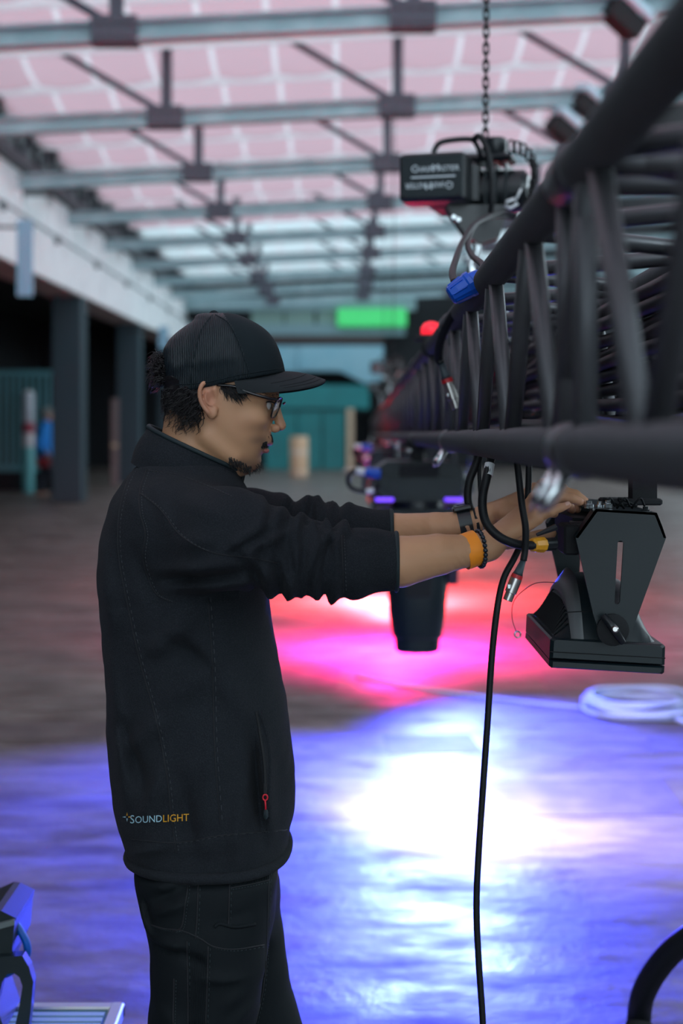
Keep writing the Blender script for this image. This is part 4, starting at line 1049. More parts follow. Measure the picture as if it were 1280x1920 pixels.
for k in range(420):
    t = random.random(); px = 446+t*42+random.uniform(-6,4); py = 876-8*t*t+random.uniform(-9,8); y = random.uniform(-.024,.024)*(.4+.6*t)
    p = h(px, py, y); d_ = p-h(430, 800, 0)
    bs.append(curl(p-d_.normalized()*.004, (random.uniform(.0,.5), random.uniform(-.4,.4), -1), random.uniform(.008,.017)*(.5+.6*t), .0012, .8, 6, 0))
for k in range(240):                          # fine hair along the jaw
    px = random.uniform(428,470); q = onto(BB, px, 858+(px-428)*.45+random.uniform(-4,14), 0)
    if q: bs.append(curl(q, (.3,-.15,-1), random.uniform(.004,.008), .0006, .5, 4, 0))
strands(bs, 'goatee', M_hair, man, .00065)
ms = []
for k in range(800):
    y = random.uniform(-.025,.025); px = 513-abs(y)*1250+random.uniform(-3,1); py = 818+abs(y)*430+random.uniform(-4,3)
    q = BB.find_nearest(h(px, py, y))[0]
    if q: ms.append(curl(q, (.15, (1 if y > 0 else -1)*random.uniform(.1,.9), -.8), random.uniform(.004,.007), .0004, .4, 4, 0))
strands(ms, 'moustache', M_hair, man, .0008)
for s in (-1, 1):
    eb = []
    for k in range(90):
        t = random.random(); q = BB.find_nearest(h(520-24*t, 741+2*math.sin(t*3)+random.uniform(-2.5,2.5), s*(.016+.042*t)))[0]
        if q: eb.append(curl(q, (-.5, s, .15), .008, .0003, .3, 4, 0))
    strands(eb, 'eyebrow', M_hair, man, .0006)

# ---- cap -----------------------------------------------------------
G8 = grid((W(296,0,DM).x, DM-.105, W(0,745,DM).z), (W(548,0,DM).x, DM+.105, W(0,580,DM).z), .0026); G = G8[:3]; X, Y, Z = G
cr = slices(G, pxrows([(588,370,440,.022),(590,360,450,.032),(594,379-14,448+8,.040),(600,366,470,.050),(610,350,488,.060),(622,333,503,.069),(636,318,514,.076),(655,306,523,.0825),(680,306,531,.0865),(700,309,535,.088),(720,313,536,.0885),(745,318,536,.0885)], DM), DM, 2.1, .004)
pX = 640+X*F/DM; pZ = HZ+(HC-Z)*F/DM
edge = 733-np.clip(pX-372, 0, 300)*.21-.0*pX
cr = smax(cr, (pZ-edge)*u, .003)
for (x0, y0, x1, y1, w_, am) in ((378,615,365,690,9,-.0022),(400,640,440,650,18,-.002),(335,690,440,672,12,.002)):
    dx, dy = x1-x0, y1-y0; L2 = dx*dx+dy*dy; t = np.clip(((pX-x0)*dx+(pZ-y0)*dy)/L2, 0, 1); cr = cr-am*np.exp(-((pX-x0-t*dx)**2+(pZ-y0-t*dy)**2)/w_**2)
V, Q = nets(cr, G8[3]); cen = V[Q].mean(1); cx_ = 640+cen[:,0]*F/DM; cz_ = HZ+(HC-cen[:,2])*F/DM
bound = 420+np.interp(cz_, [588,620,660,700,740], [0,22,40,52,58])
cap_root = None
for nm, msk, m in (('mesh_panel', cx_ < bound, M_capmesh), ('front_panel', cx_ >= bound, M_capcloth)):
    q = Q[msk]; uq, inv = np.unique(q, return_inverse=True)
    me = np_mesh('cap' if nm == 'front_panel' else nm, V[uq], inv.reshape(q.shape))
    if nm == 'mesh_panel': keep = me; continue
    cap_root = link('cap', me, m, man, True)
link('mesh_panel', keep, M_capmesh, cap_root, True)
CB = BVHTree.FromPolygons([tuple(v) for v in V.tolist()], [tuple(q) for q in Q.tolist()])
for pts in (((404,590),(428,606),(446,640),(460,680),(470,712)), ((398,590),(376,622),(362,680),(356,728)), ((318,722),(380,718),(450,703),(530,690))):
    seam(CB, pts, .0010, M_capcloth, cap_root, n=8)
MB().lathe([(0,.009),(.004,.0085),(.007,.005),(.008,.001)], h(401,590), h(401,500), 14).build('button', M_capcloth, cap_root, True)
top, bot = [], []
NV, NU = 28, 9
for i in range(NV+1):
    v = -1+2*i/NV; av = abs(v); rt, rb_ = [], []
    xr = 536-84*av**2.3; yr = 697+20*av**1.6
    xo = 452+158*max(0, 1-av**2.6)**.5; yo = 716+22*av**1.5-3*(1-av)
    for j in range(NU+1):
        w = j/NU; px = xr-6+(xo-xr+6)*w; py = yr+(yo-yr)*w**1.15+ -3.5*math.sin(PI*w)*(1-av**2)
        y = v*(.086-.002*w)
        p = h(px, py, y); rt.append(p+Vector((0,0,.0012))); rb_.append(p-Vector((0,0,.0016)))
    top.append(rt); bot.append(rb_[::-1])
br = MB().loft([t+b for t, b in zip(top, bot)]).build('brim', mat('brim_cloth', (.014,.019,.022), .8, spec=.3, bump=(1200,.3,.0006)), cap_root, SA)
for w in (5, 7, 8): MB().tube([r[w]+Vector((0,0,.0004)) for r in top[2:-2]], .0005, 4).build('brim_stitching', M_seam, br)

# ---- glasses -------------------------------------------------------
M_frame = mat('black_frame', (.008,.008,.010), .25)
gl = None
lens_m = mat('clear_lens', (.85,.9,1.0), .05, trans=.9, spec=.5)
rims = MB()
for s in (-1, 1):
    ring = []
    for t in np.linspace(0, 2*PI, 25)[:-1]:
        a = .026*np.sign(math.cos(t))*abs(math.cos(t))**.75; b = .018*np.sign(math.sin(t))*abs(math.sin(t))**.75
        ring.append(h(524,765, s*.034+a)+Vector((.000+b*.36-.004*abs(s*.034+a)/.03, 0, b)))
    rims.tube(ring, .0017, 6, close=True)
    if s == -1: first = ring
    else: second = ring
rims.tube(curve([h(531,757,-.009), h(534,755,0), h(531,757,.009)], 4), .0018, 6)
gl = rims.build('glasses', M_frame, man, True)
for s, ring in ((-1, first), (1, second)):
    MB().add([p for p in ring], [tuple(range(24))]).build('lens', lens_m, gl)
    y = s*.0805
    MB().tube(curve([h(523,750,s*.060), h(519,750,s*.068), h(500,746,s*.078), h(470,737,y), h(447,727,y), h(420,724,y), h(398,722,y)], 5), [.0028]*31, 6).build('temple_arm', M_frame, gl, True)

# ---- wrist wear ----------------------------------------------------
def band(center, axis, ra, rb, width, thick, name, m, parent, n=36, upv=(0,0,1)):
    ax = Vector(axis).normalized(); a = Vector(upv)-ax*Vector(upv).dot(ax); a.normalize(); b = ax.cross(a); rings = []
    for (o, rr) in ((-width/2, 0), (-width/2, thick), (width/2, thick), (width/2, 0)):
        rings.append([center+ax*o+a*math.cos(t)*(ra+rr)+b*math.sin(t)*(rb+rr) for t in np.linspace(0, 2*PI, n+1)[:-1]])
    return MB().loft(rings+[rings[0]], caps=False).build(name, m, parent, SA)
ax_n = (W(912,1024,dn+.015)-W(820,1040,DN+.03)).normalized(); cn = W(881,1031,dn+.014)
axo = (ax_n+Vector((0,0,.16))).normalized()
band(cn, axo, .0295, .0312, .027, .0012, 'wristband', mat('orange_tyvek', (1.0,.31,.015), .55), man)
bc = W(899,1029,dn+.014); bd = MB()
a = (Vector((0,0,1))-ax_n*ax_n.z).normalized(); b = ax_n.cross(a)
bead_m = []
brc = None
ballm = MB()
R = []
for i in range(7):
    t_ = PI*i/6; R.append([Vector((math.sin(t_)*math.cos(q), math.sin(t_)*math.sin(q), math.cos(t_)))*.0042 for q in np.linspace(0, 2*PI, 11)[:-1]])
ballme = ballm.loft(R, caps=False).mesh('bead')
brc = MB().tube([bc+a*math.cos(t)*.030+b*math.sin(t)*.030+ax_n*.002*math.cos(t) for t in np.linspace(0, 2*PI, 33)[:-1]], .0012, 5, close=True).build('beaded_bracelet', M_blackmatte, man, True)
M_bead = mat('black_glass_bead', (.008,.018,.03), .12)
for t in np.linspace(0, 2*PI, 25)[:-1]:
    o = link('bead', ballme, M_bead, brc, True); o.location = bc+a*math.cos(t)*.030+b*math.sin(t)*.030+ax_n*.002*math.cos(t)
ax_f = (W(912,972,df+.028)-W(815,992,df+.03)).normalized(); cf = W(872,983,df+.027)
wt = band(cf, ax_f, .0262, .0262, .024, .0022, 'wrist_watch', M_black_sm, man)
af = (Vector((0,0,1))-ax_f*ax_f.z).normalized()
wq = Matrix.Translation(cf+af*.0295) @ ax_f.to_track_quat('X', 'Z').to_matrix().to_4x4()
MB().box((-.018,-.018,-.004), (.018,.018,.006), wq, .003).build('watch_case', M_black_sm, wt)
MB().box((-.015,-.015,.006), (.015,.015,.0068), wq).build('watch_glass', mat('watch_glass_black', (.004,.006,.008), .05), wt)
band(W(893,979,df+.027), ax_f, .0245, .0245, .006, .0016, 'cord_bracelet', M_blackmatte, man)
cl = MB(); cc = W(904,976,df+.028); bf = ax_f.cross(af); chain_b = None
lk = [MB().tube([(math.cos(q)*.0048, math.sin(q)*.0030, 0) if k == 0 else (math.cos(q)*.0048, 0, math.sin(q)*.0030) for q in np.linspace(0, 2*PI, 11)[:-1]], .0012, 5, close=True).mesh('chain_link') for k in (0, 1)]
n_l = 24
for i in range(n_l):
    t = 2*PI*i/n_l; p = cc+(af*math.cos(t)+bf*math.sin(t))*.0262; tang = (bf*math.cos(t)-af*math.sin(t))
    M4 = Matrix.Translation(p) @ tang.to_track_quat('X', 'Z').to_matrix().to_4x4()
    if chain_b is None:
        chain_b = MB().add([M4 @ v.co for v in lk[0].vertices], [tuple(f.vertices) for f in lk[0].polygons]).build('chain_bracelet', M_steel, man, True); continue
    o = link('chain_link', lk[i % 2], M_steel, chain_b, True); o.matrix_basis = M4
# rings
def ring(p, q, t, r, nm):
    c = p+(q-p)*t; axr = (q-p).normalized(); u_ = axr.orthogonal().normalized(); v_ = axr.cross(u_)
    o = MB().tube([c+(u_*math.cos(k)+v_*math.sin(k))*r for k in np.linspace(0, 2*PI, 19)[:-1]], .0013, 6, close=True).build(nm, M_steel, man, True)
    MB().box(c+Vector((-.003,-.004-r*.6,r*.7-.002)), c+Vector((.003,.001-r*.6,r*.7+.0025)), None, .001).build('ring_face', M_nickel, o)
ring(mc[2], fg[2][0], .3, .0103, 'finger_ring'); ring(mc2[1], fg2[1][0], .35, .0103, 'finger_ring')

# ================================================================== THE LAMP IN HIS HANDS
FD = 2.42; FB = 2.74                          # near and far end
fxr = thing('wash_panel_light', 'black yoke-mounted floodlight hanging from the truss, held by the technician', 'stage light', W(1140,1262,2.56))
def f2(px, py, d=FD): p = W(px, py, d); return (p.x, p.z)
def plate_poly(): return [f2(*p) for p in ((1112,953),(1226,960),(1236,985),(1243,1006),(1176,1190),(1164,1203),(1140,1207),(1124,1196),(1108,1150),(1075,1006))]
slot = [f2(*p) for p in ((1153,1016),(1155,1012),(1161,1012),(1164,1016),(1157,1126),(1154,1130),(1149,1130),(1147,1126))]
def plate(y0, y1):
    o = plate_poly(); i = slot[::-1]
    bm = bmesh.new(); 
    def loopv(L, y): return [bm.verts.new((x, y, z)) for x, z in L]
    for y in (y0, y1):
        vo, vi = loopv(o, y), loopv(i, y); es = []
        for L in (vo, vi):
            for k in range(len(L)): es.append(bm.edges.new((L[k], L[(k+1) % len(L)])))
        bmesh.ops.triangle_fill(bm, use_beauty=True, edges=es)
        if y == y0: A = (vo, vi)
        else: B = (vo, vi)
    for a, b in zip(A, B):
        for k in range(len(a)):
            j = (k+1) % len(a); bm.faces.new((a[k], a[j], b[j], b[k]))
    bmesh.ops.recalc_face_normals(bm, faces=bm.faces); me = bpy.data.meshes.new('yoke_plate'); bm.to_mesh(me); bm.free(); return me
link('yoke_plate', plate(FD-.022, FD-.017), M_black, fxr); link('yoke_plate', plate(FB+.014, FB+.019), M_black, fxr)
tp_ = [f2(*p) for p in ((1075,1006),(1112,953),(1226,960),(1243,1006))]
tin = [(x, z-.004) for x, z in tp_[1:3]]
MB().prism([tp_[1], tp_[2], tin[1], tin[0]], (FD-.022, FB+.019)).build('yoke_bridge', M_black, fxr)
for a, b in ((0, 1), (3, 2)):
    (xa, za), (xb2, zb2) = tp_[a], tp_[b]; sx = .004 if a == 0 else -.004
    for ya, yb in ((FD-.022, FD+.012), (FB-.015, FB+.019)):
        MB().prism([(xa, za), (xb2, zb2), (xb2+sx, zb2-.003), (xa+sx, za-.001)], (ya, yb)).build('yoke_flange', M_black, fxr)
# lens frame slab, two tiers
def slab(pts, y0, y1, name, m, ch=.006):
    c = np.mean([f2(*p) for p in pts], 0); rings = []
    for y, k in ((y0, ch), (y0+ch, 0), (y1-ch, 0), (y1, ch)):
        r = []
        for p in pts:
            x, z = f2(*p); vx, vz = c[0]-x, c[1]-z
            r.append((x+np.sign(vx)*k, y, z+np.sign(vz)*k*.4))
        rings.append(r)
    return MB().loft(rings).build(name, m, fxr)
fr_ = slab([(1032,1200),(1036,1197),(1244,1209),(1248,1213),(1247,1248),(1030,1236)], FD, FB, 'lens_frame', M_black)
slab([(1030,1238),(1247,1250),(1246,1262),(1242,1265),(1034,1253),(1029,1249)], FD, FB, 'front_bezel', M_black)
slab([(1040,1250),(1238,1262),(1238,1265),(1040,1254)], FD+.02, FB-.02, 'front_glass', mat('dark_glass', (.01,.012,.015), .08))
sl_ = MB()
for (a, b) in (((1031,1222),(1247,1234)),): 
    p, q = f2(*a), f2(*b); MB().tube([(p[0], FD-.0003, p[1]), (q[0], FD-.0003, q[1])], .0009, 4).build('frame_groove', M_blackmatte, fr_)
# arched housing, lofted across the width
rings = []; yl = np.linspace(0, 1, 15)
for (px, top_, bot_) in ((1040,1188,1200),(1058,1152,1201),(1074,1120,1202),(1084,1098,1202),(1098,1086,1203),(1150,1083,1206),(1192,1096,1208),(1207,1122,1209),(1224,1165,1210),(1240,1204,1211)):
    r = []; x, zt_ = f2(px, top_, 2.5); x = f2(px, 0)[0]; zb_ = f2(px, bot_)[1]
    for t in yl: r.append((x, FD+.012+(FB-FD-.024)*t, zb_+(zt_-zb_)*(1-abs(2*t-1)**3.2)))
    r += [(x, FB-.012, zb_-.002), (x, FD+.012, zb_-.002)]
    rings.append(r)
hs_ = MB().loft(rings).build('housing', M_black, fxr, SA)
band_r = []
def hring(px, top_, bot_, lift):
    x = f2(px,0)[0]; zt_ = f2(px, top_, 2.5)[1]+lift; zb_ = f2(px, bot_)[1]
    return [(x, FD+.008+(FB-FD-.016)*t, zb_+(zt_-zb_)*(1-abs(2*t-1)**3.2)) for t in yl]
MB().loft([hring(1072,1118,1202,.0), hring(1072,1118,1202,.008), hring(1096,1084,1203,.008), hring(1096,1084,1203,.0)], closed=False, caps=False).build('arched_hood', mat('dark_grey_plastic', (.12,.13,.135), .5), hs_, True)
for k in range(26):
    t = .08+.84*k/25; P = []
    for (px, top_, bot_) in ((1044,1180,1200),(1058,1152,1201),(1071,1126,1202)):
        x = f2(px,0)[0]; zt_ = f2(px, top_, 2.5)[1]; zb_ = f2(px, bot_)[1]; P.append((x-.001, FD+.012+(FB-FD-.024)*t, zb_+(zt_-zb_)*(1-abs(2*t-1)**3.2)+.001))
    MB().tube(P, .0026, 4).build('vent_fin', M_blackmatte, hs_)
MB().tube([(f2(1060,0)[0], FD+.0115, f2(0,1150)[1]), (f2(1130,0)[0], FD+.0115, f2(0,1146)[1])], .0009, 4).build('housing_seam', M_blackmatte, hs_)
# tilt lock
k0 = W(1147,1180,FD-.022)
MB().lathe([(0,.026),(.004,.027),(.010,.027),(.012,.022)], k0, k0+Vector((0,-1,0)), 22).build('tilt_disc', M_blackmatte, fxr, SA)
lv = [W(1130,1154,FD-.04), W(1150,1178,FD-.043), W(1168,1206,FD-.04)]
MB().tube(lv, [.006,.008,.005], 8).build('tilt_lever', M_black_sm, fxr, True)
MB().lathe([(0,.006),(.006,.006),(.008,.004)], W(1153,1180,FD-.05), W(1153,1180,0), 10).build('lever_bolt', M_nickel, fxr, SA)
# supply box under the bridge and its sockets
pb = [f2(*p) for p in ((1082,975),(1218,982),(1214,1022),(1086,1020))]
MB().prism(pb, (FD+.05, FB-.05)).build('supply_box', M_blackmatte, fxr)
for (px, py, d, r) in ((1072,1020,FD+.03,.016), (1068,990,FD+.05,.013)):
    MB().lathe([(0,r),(.035,r),(.036,r*.8)], W(px,py,d), W(px+60,py,d), 14).build('socket', M_black_sm, fxr, SA)
bx0 = f2(1058, 985); bx1 = f2(1090, 1042)
MB().box((bx0[0], FD+.005, bx1[1]), (bx1[0], FD+.02+.06, bx0[1]), None, .004).build('socket_plate', M_blackmatte, fxr)
# clamp to the far chord
cd_ = 2.57; cc_ = T(cd_, TA, 0); zt2 = f2(0, 956)[1]+.0
cm = MB().tube([cc_+Vector((math.cos(t)*.036, 0, math.sin(t)*.036)) for t in np.linspace(-PI*.9, PI*.4, 14)], .011, 8)
cm.box((cc_.x-.022, cd_-.02, zt2), (cc_.x+.022, cd_+.02, cc_.z-.03)); cm.build('hook_clamp', M_blackmatte, fxr, SA)
MB().box((cc_.x-.075, cd_-.03, zt2), (cc_.x+.03, cd_+.03, zt2+.012), None, .003).build('clamp_bracket', M_blackmatte, fxr)
for (px, py, dd) in ((1104,945,FD+.01), (1125,946,FD+.03), (1140,944,FD+.02), (1210,956,FD+.02)):
    p = W(px, py+8, dd); MB().lathe([(0,.008),(.007,.008),(.008,.005),(.013,.005)], p, p+Vector((0,0,1)), 8).build('bridge_bolt', M_steel if px < 1200 else M_black_sm, fxr, SA)
for k in range(5):
    p = W(1128+14*k, 953, FD+.03+.01*(k % 2)); MB().tube(curve([p, p+Vector((.012*(-1)**k,-.01,.018)), p+Vector((.022,0,.004))], 4), .0022, 5).build('loose_wire', M_rubber, fxr, True)
# safety wire and ring bolt
e0 = W(970,1190,FB)
MB().tube([e0+Vector((math.cos(t)*.006, 0, math.sin(t)*.006)) for t in np.linspace(0, 2*PI, 12)[:-1]], .0018, 6, close=True).build('ring_bolt', M_steel, fxr, True)
MB().tube(curve([W(968,1186,FB), W(960,1160,FB), W(962,1130,FB-.05), W(980,1108,FB-.1), W(1012,1092,FB-.12), W(1075,1096,FB-.12)], 8),   .0008, 5).build('safety_wire', M_chain, fxr, True)

# ------------------------------------------------------------------ connectors and cables
def xlr(a, b, lab, name='cable_connector', s=1.0):
    a, b = Vector(a), Vector(b); t = thing(name, lab, 'connector', b); ax = (b-a).normalized(); L = (b-a).length
    MB().lathe([(0,.0045*s),(.30*L,.0075*s),(.36*L,.0088*s)], a, b, 16).build('cable_boot', mat('slate_boot', (.025,.045,.055), .5), t, True)
    MB().lathe([(.36*L,.0092*s),(.45*L,.0098*s)], a, b, 18).build('coding_ring', M_red, t)
    MB().lathe([(.45*L,.0098*s),(.80*L,.0098*s),(.81*L,.0086*s)], a, b, 18).build('metal_shell', M_nickel, t, SA)
    MB().lathe([(.81*L,.0080*s),(.99*L,.0080*s),(L,.0074*s)], a, b, 18).build('shell_nose', M_nickel, t, SA)
    sd = ax.orthogonal().normalized(); p = a+ax*(.68*L)+sd*.010*s
    MB().box(p-Vector((.003,.003,.004)), p+Vector((.003,.003,.004)), None, .001).build('latch', M_steel, t)
    return t
dc = 2.345
xlr(W(981,1050,dc), W(951,1126,dc), 'metal cable connector with red ring dangling before the lamp')
tag(MB().tube(curve([W(966,838,dc+.02), W(972,890,dc), W(978,945,dc-.005), W(985,990,dc-.005), W(984,1030,dc), W(981,1051,dc)], 8), .0058, 8).build('signal_cable', M_rubber, None, True), 'black signal cable ending in the red-ringed connector by the hand', 'cable')
pc = thing('power_cable', 'thick black power cable with amber plug going into the lamp', 'cable', W(1000,1022,dc))
MB().tube(curve([W(925,842,dc+.02), W(918,868,dc+.01), W(913,892,dc), W(905,928,dc), W(905,958,dc), W(914,985,dc), W(938,1008,dc), W(968,1020,dc+.01), W(1003,1023,dc+.015)], 8), .0074, 10).build('cable', M_rubber, pc, True)
MB().lathe([(0,.0084),(.021,.0082)], W(918,870,dc+.009), W(914,893,dc), 12).build('paper_tag', M_white, pc, SA)
pa, pb_ = W(996,1022,dc+.014), W(1078,1018,FD+.03)
MB().lathe([(0,.0085),(.004,.0115),(.012,.0125),(.022,.0135),(.030,.0135),(.031,.0115)], pa, pb_, 10).build('amber_gland', M_yellow, pc)
MB().lathe([(.031,.0112),(.060,.0115),(.062,.0095)], pa, pb_, 16).build('plug_barrel', M_black_sm, pc, SA)
tg = W(1006,1003,dc+.02); MB().tube([tg, W(1042,988,dc+.03)], [.003,.006], 6).build('plug_latch', M_black_sm, pc)
dl = 2.47
tag(MB().tube(curve([W(992,845,dl+.02), W(990,920,dl), W(986,970,dl), W(980,1010,dl), W(964,1046,dl-.02), W(944,1085,dl-.03), W(932,1140,dl-.04), W(922,1230,dl-.04), W(914,1350,dl-.04), W(905,1480,dl-.04), W(897,1600,dl-.04), W(893,1700,dl-.04), W(897,1800,dl-.04), W(905,1920,dl-.04), W(912,2100,dl-.04), W(916,2350,dl-.04), WF(930,2500,.008), WF(1000,2440,.008), WF(1120,2400,.008)], 8), .0056, 8).build('hanging_cable', M_rubber, None, True), 'long thin black cable hanging from the hand to the floor', 'cable')
for pts, r, lab in ((((900,838),(892,870),(880,902),(877,935),(884,962)), .0078, 'short thick black cable dropping behind the watch wrist'), (((905,838),(899,870),(899,905),(902,945),(906,975)), .0038, 'thin black wire dropping beside the thick cable behind the wrists')):
    tag(MB().tube(curve([W(x, y, 2.66) for x, y in pts]+[W(pts[-1][0]+20, 1010, 2.68), W(pts[-1][0]+60, 1012, 2.72)], 8), r, 8).build('drop_cable', M_rubber, None, True), lab, 'cable')
# connector dangling in front of the truss
dx_ = 3.15
xlr(W(826,678,dx_), W(856,766,dx_), 'metal cable connector with red ring dangling in front of the truss', s=1.35)
tag(MB().tube(curve([W(890,545,3.08), W(868,566,3.06), W(842,600,3.08), W(824,645,3.12), W(822,672,dx_), W(827,682,dx_)], 8), .0092, 8).build('dangling_cable', M_rubber, None, True), 'black cable drooping over the upper chord to the dangling connector', 'cable')
# blue mains coupling on the upper chord
cp = thing('mains_coupling', 'bright blue mains coupling lying on the upper truss chord', 'connector', W(872,556,2.47))
a, b = W(843,556,2.47), W(902,520,2.47); L = (b-a).length
MB().lathe([(0,.013),(.003,.017),(.25*L,.0195),(.55*L,.0215),(.60*L,.023),(.72*L,.023),(.74*L,.019),(L,.016)], a, b, 12).build('coupling_body', M_blue, cp)
for k in range(8):
    t = 2*PI*k/8; ax = (b-a).normalized(); u_ = ax.orthogonal().normalized(); v_ = ax.cross(u_); r0 = (u_*math.cos(t)+v_*math.sin(t))
    MB().tube([a+ax*.1*L+r0*.0175, a+ax*.5*L+r0*.0205], .0018, 4).build('grip_rib', M_blue, cp)
tag(MB().tube(curve([W(852,530,2.5), W(848,512,2.6), W(853,490,2.8), W(866,455,3.2), W(888,422,3.6), W(915,408,3.9), W(945,406,4.05), W(975,412,4.1)], 8), .0068, 8).build('mains_cable', M_rubber, None, True), 'outer black cable looping from the hoist down to the blue coupling', 'cable')
tag(MB().tube(curve([W(893,524,2.5), W(905,498,2.7), W(884,478,3.0), W(877,452,3.3), W(896,415,3.75), W(935,400,4.0), W(968,404,4.05)], 8), .0066, 8).build('mains_cable', M_rubber, None, True), 'inner black cable looping from the hoist behind the blue coupling', 'cable')
# red marker lamp on the chord
ml = thing('marker_lamp', 'small red glowing lamp on the upper truss chord', 'lamp', T(4.4,0,TB)+Vector((0,0,.025)))
c = T(4.4,0,TB)+Vector((0,0,.024))
MB().box(c+Vector((-.05,-.03,0)), c+Vector((.05,.03,.02)), None, .005).build('lamp_base', M_blackmatte, ml)
MB().lathe([(0,.032),(.02,.032),(.035,.022),(.04,.008)], c+Vector((0,0,.02)), c+Vector((0,0,1)), 16).build('lamp_dome', mat('red_glow', (.5,.01,.02), .3, emit=(1,.02,.04,1.2)), ml, True)
# power plugs hanging at the moving heads
for (px, py, d, sc_, lab) in ((690,885,5.35,1.0,'blue power plug and cable loop at the nearest moving head'), (684,838,9.3,1.2,'blue power plug and cable loop at the second moving head')):
    t = thing('power_plug', lab, 'plug', W(px,py+20,d)); k = sc_*5.35/d*d/F
    MB().lathe([(0,.012*sc_),(.01,.019*sc_),(.055*sc_,.020*sc_),(.06*sc_,.014*sc_)], W(px-6*sc_,py+0,d), W(px+40,py+6,d), 12).build('plug_body', M_blue, t, SA)
    MB().lathe([(-.035*sc_,.010*sc_),(-.03*sc_,.014*sc_),(0,.014*sc_)], W(px-6*sc_,py,d), W(px+40,py+6,d), 12).build('plug_sleeve', M_white, t, SA)
    q = 5.35/d
    MB().tube(curve([W(px-18*q,py-4*q,d), W(px-34*q,py+2*q,d), W(px-38*q,py+18*q,d), W(px-28*q,py+32*q,d), W(px+2*q,py+36*q,d), W(px+24*q,py+22*q,d+.02)], 7), .0085*sc_, 8).build('cable_loop', M_rubber, t, True)
    MB().lathe([(0,.010*sc_),(.03*sc_,.010*sc_)], W(px-4*q,py+37*q,d), W(px+30*q,py+30*q,d), 10).build('paper_tag', M_white, t, SA)
# ------------------------------------------------------------------ things on the floor
M_rope = mat('pale_blue_cable', (.40,.48,.60), .6)
co = WF(1195,1332); ct = thing('cable_coil', 'pale cable coiled loosely on the floor at right', 'cable coil', (co.x, co.y, 0))
for k in range(7):
    rx, ry = .27+.03*math.sin(k*2.1), .30+.05*math.cos(k*1.7); oxx, oyy = .03*math.sin(k*3.3), .05*math.cos(k*2.3)
    MB().tube([(co.x+oxx+rx*math.cos(t), co.y+oyy+ry*math.sin(t), .012+.011*k+.006*math.sin(3*t+k)) for t in np.linspace(0, 2*PI, 41)[:-1]], .011, 6, close=True).build('coil_turn', M_rope, ct, True)
MB().tube(curve([(co.x+.1, co.y-.28, .03), (co.x+.25, co.y-.5, .012), (co.x+.6, co.y-.75, .012)], 6), .011, 6).build('cable_end', M_rope, ct, True)
tag(MB().tube(curve([WF(670,1268,.01), WF(720,1278,.01), WF(800,1292,.01), WF(900,1306,.01), WF(1000,1318,.01), WF(1085,1326,.012)], 8), .010, 6).build('floor_cable', M_rope, None, True), 'pale cable trailing across the floor to the coil', 'cable')
hz = thing('black_hose', 'thick black cable hose arching up at the lower right corner', 'hose', WF(1195,1935,.03))
MB().tube(curve([WF(1215,2060,.03), WF(1198,1960,.035), W(1198,1905,3.55), W(1206,1862,3.5), W(1232,1815,3.45), W(1275,1770,3.4), W(1340,1735,3.35), W(1420,1740,3.3), WF(1500,1990,.03)], 8), .030, 14).build('hose', M_rubber, hz, True)
MB().lathe([(0,.034),(.05,.034)], WF(1198,1960,.035), W(1198,1905,3.55), 14).build('hose_collar', M_blackmatte, hz, SA)
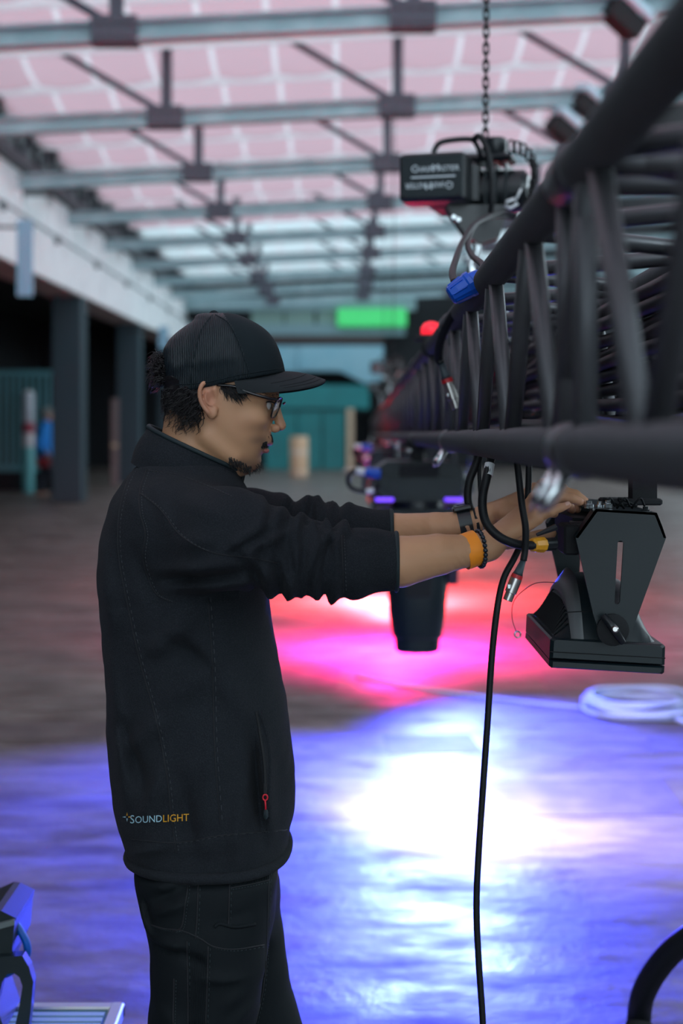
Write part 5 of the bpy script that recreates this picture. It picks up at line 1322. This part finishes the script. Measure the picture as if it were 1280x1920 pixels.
# bottom left: flight case with a floor lamp on it
cs = thing('flight_case', 'aluminium edged case at the lower left corner', 'case', (W(80,0,2.9).x, 2.9, 0))
dcase = 2.77; x1 = W(234,0,3.1).x; x0_ = x1-.9; zt_ = .309
MB().box((x0_+.01, dcase+.005, .01), (x1-.01, dcase+.32, zt_-.006)).build('case_panel', mat('teal_grey_laminate', (.03,.16,.19), .45), cs)
for (lo_, hi_) in (((x0_,dcase-.004,zt_-.03),(x1,dcase+.03,zt_)), ((x0_,dcase+.30,zt_-.03),(x1,dcase+.33,zt_)), ((x1-.03,dcase-.004,zt_-.03),(x1,dcase+.33,zt_+.001)), ((x1-.03,dcase-.004,0),(x1,dcase+.03,zt_)), ((x0_,dcase-.004,0),(x1,dcase+.03,.03))):
    MB().box(lo_, hi_, None, .004).build('edge_profile', M_alu, cs)
for k in range(9): MB().box((x0_+.03, dcase+.04+.028*k, zt_-.007), (x1-.035, dcase+.058+.028*k, zt_-.002)).build('lid_rib', mat('pale_lid', (.30,.48,.52), .4), cs)
MB().box((x1-.045, dcase-.01, zt_-.045), (x1+.004, dcase+.045, zt_+.006), None, .006).build('case_corner', M_steel, cs)
fl = thing('floor_lamp_fixture', 'black stage lamp with a looped yoke on the case at lower left', 'stage light', (W(20,0,2.75).x, 2.9, zt_))
dfl = 2.96
def q_(px, py, dy=0): return W(px, py, dfl+dy)
arm = [(0,1788),(46,1786),(58,1806),(66,1834),(62,1880),(56,1936),(28,1936),(40,1880),(46,1842),(40,1825),(30,1818),(18,1820),(8,1835),(0,1870)]
MB().prism([(q_(x,y).x, q_(x,y).z) for x, y in arm], (dfl-.02, dfl+.01)).build('yoke_loop', M_black, fl)
bp_ = [(-90,1740),(-10,1706),(2,1708),(30,1722),(26,1740),(22,1790),(-5,1850),(-90,1860)]
MB().prism([(q_(x,y).x, q_(x,y).z) for x, y in bp_], (dfl-.0, dfl+.18)).build('lamp_body', M_black, fl)
MB().prism([(q_(x,y).x, q_(x,y).z) for x, y in ((-90,1752),(28,1722),(29,1732),(-90,1764))], (dfl-.008, dfl+.0)).build('body_trim', mat('grey_trim', (.12,.15,.15), .5), fl)
MB().prism([(q_(x,y).x, q_(x,y).z) for x, y in ((-90,1850),(-20,1850),(10,1936),(-90,1936))], (dfl, dfl+.15)).build('lamp_base', M_black, fl)
tag(MB().tube(curve([q_(24,1725,.05), q_(38,1745,.05), q_(50,1770,.05), q_(48,1795,.05), q_(20,1822,.06), q_(-20,1835,.06)], 7), .0085, 8).build('blue_cable', mat('bright_blue_cable', (.0,.10,.50), .4), None, True), 'bright blue cable curling round the lamp at lower left', 'cable')
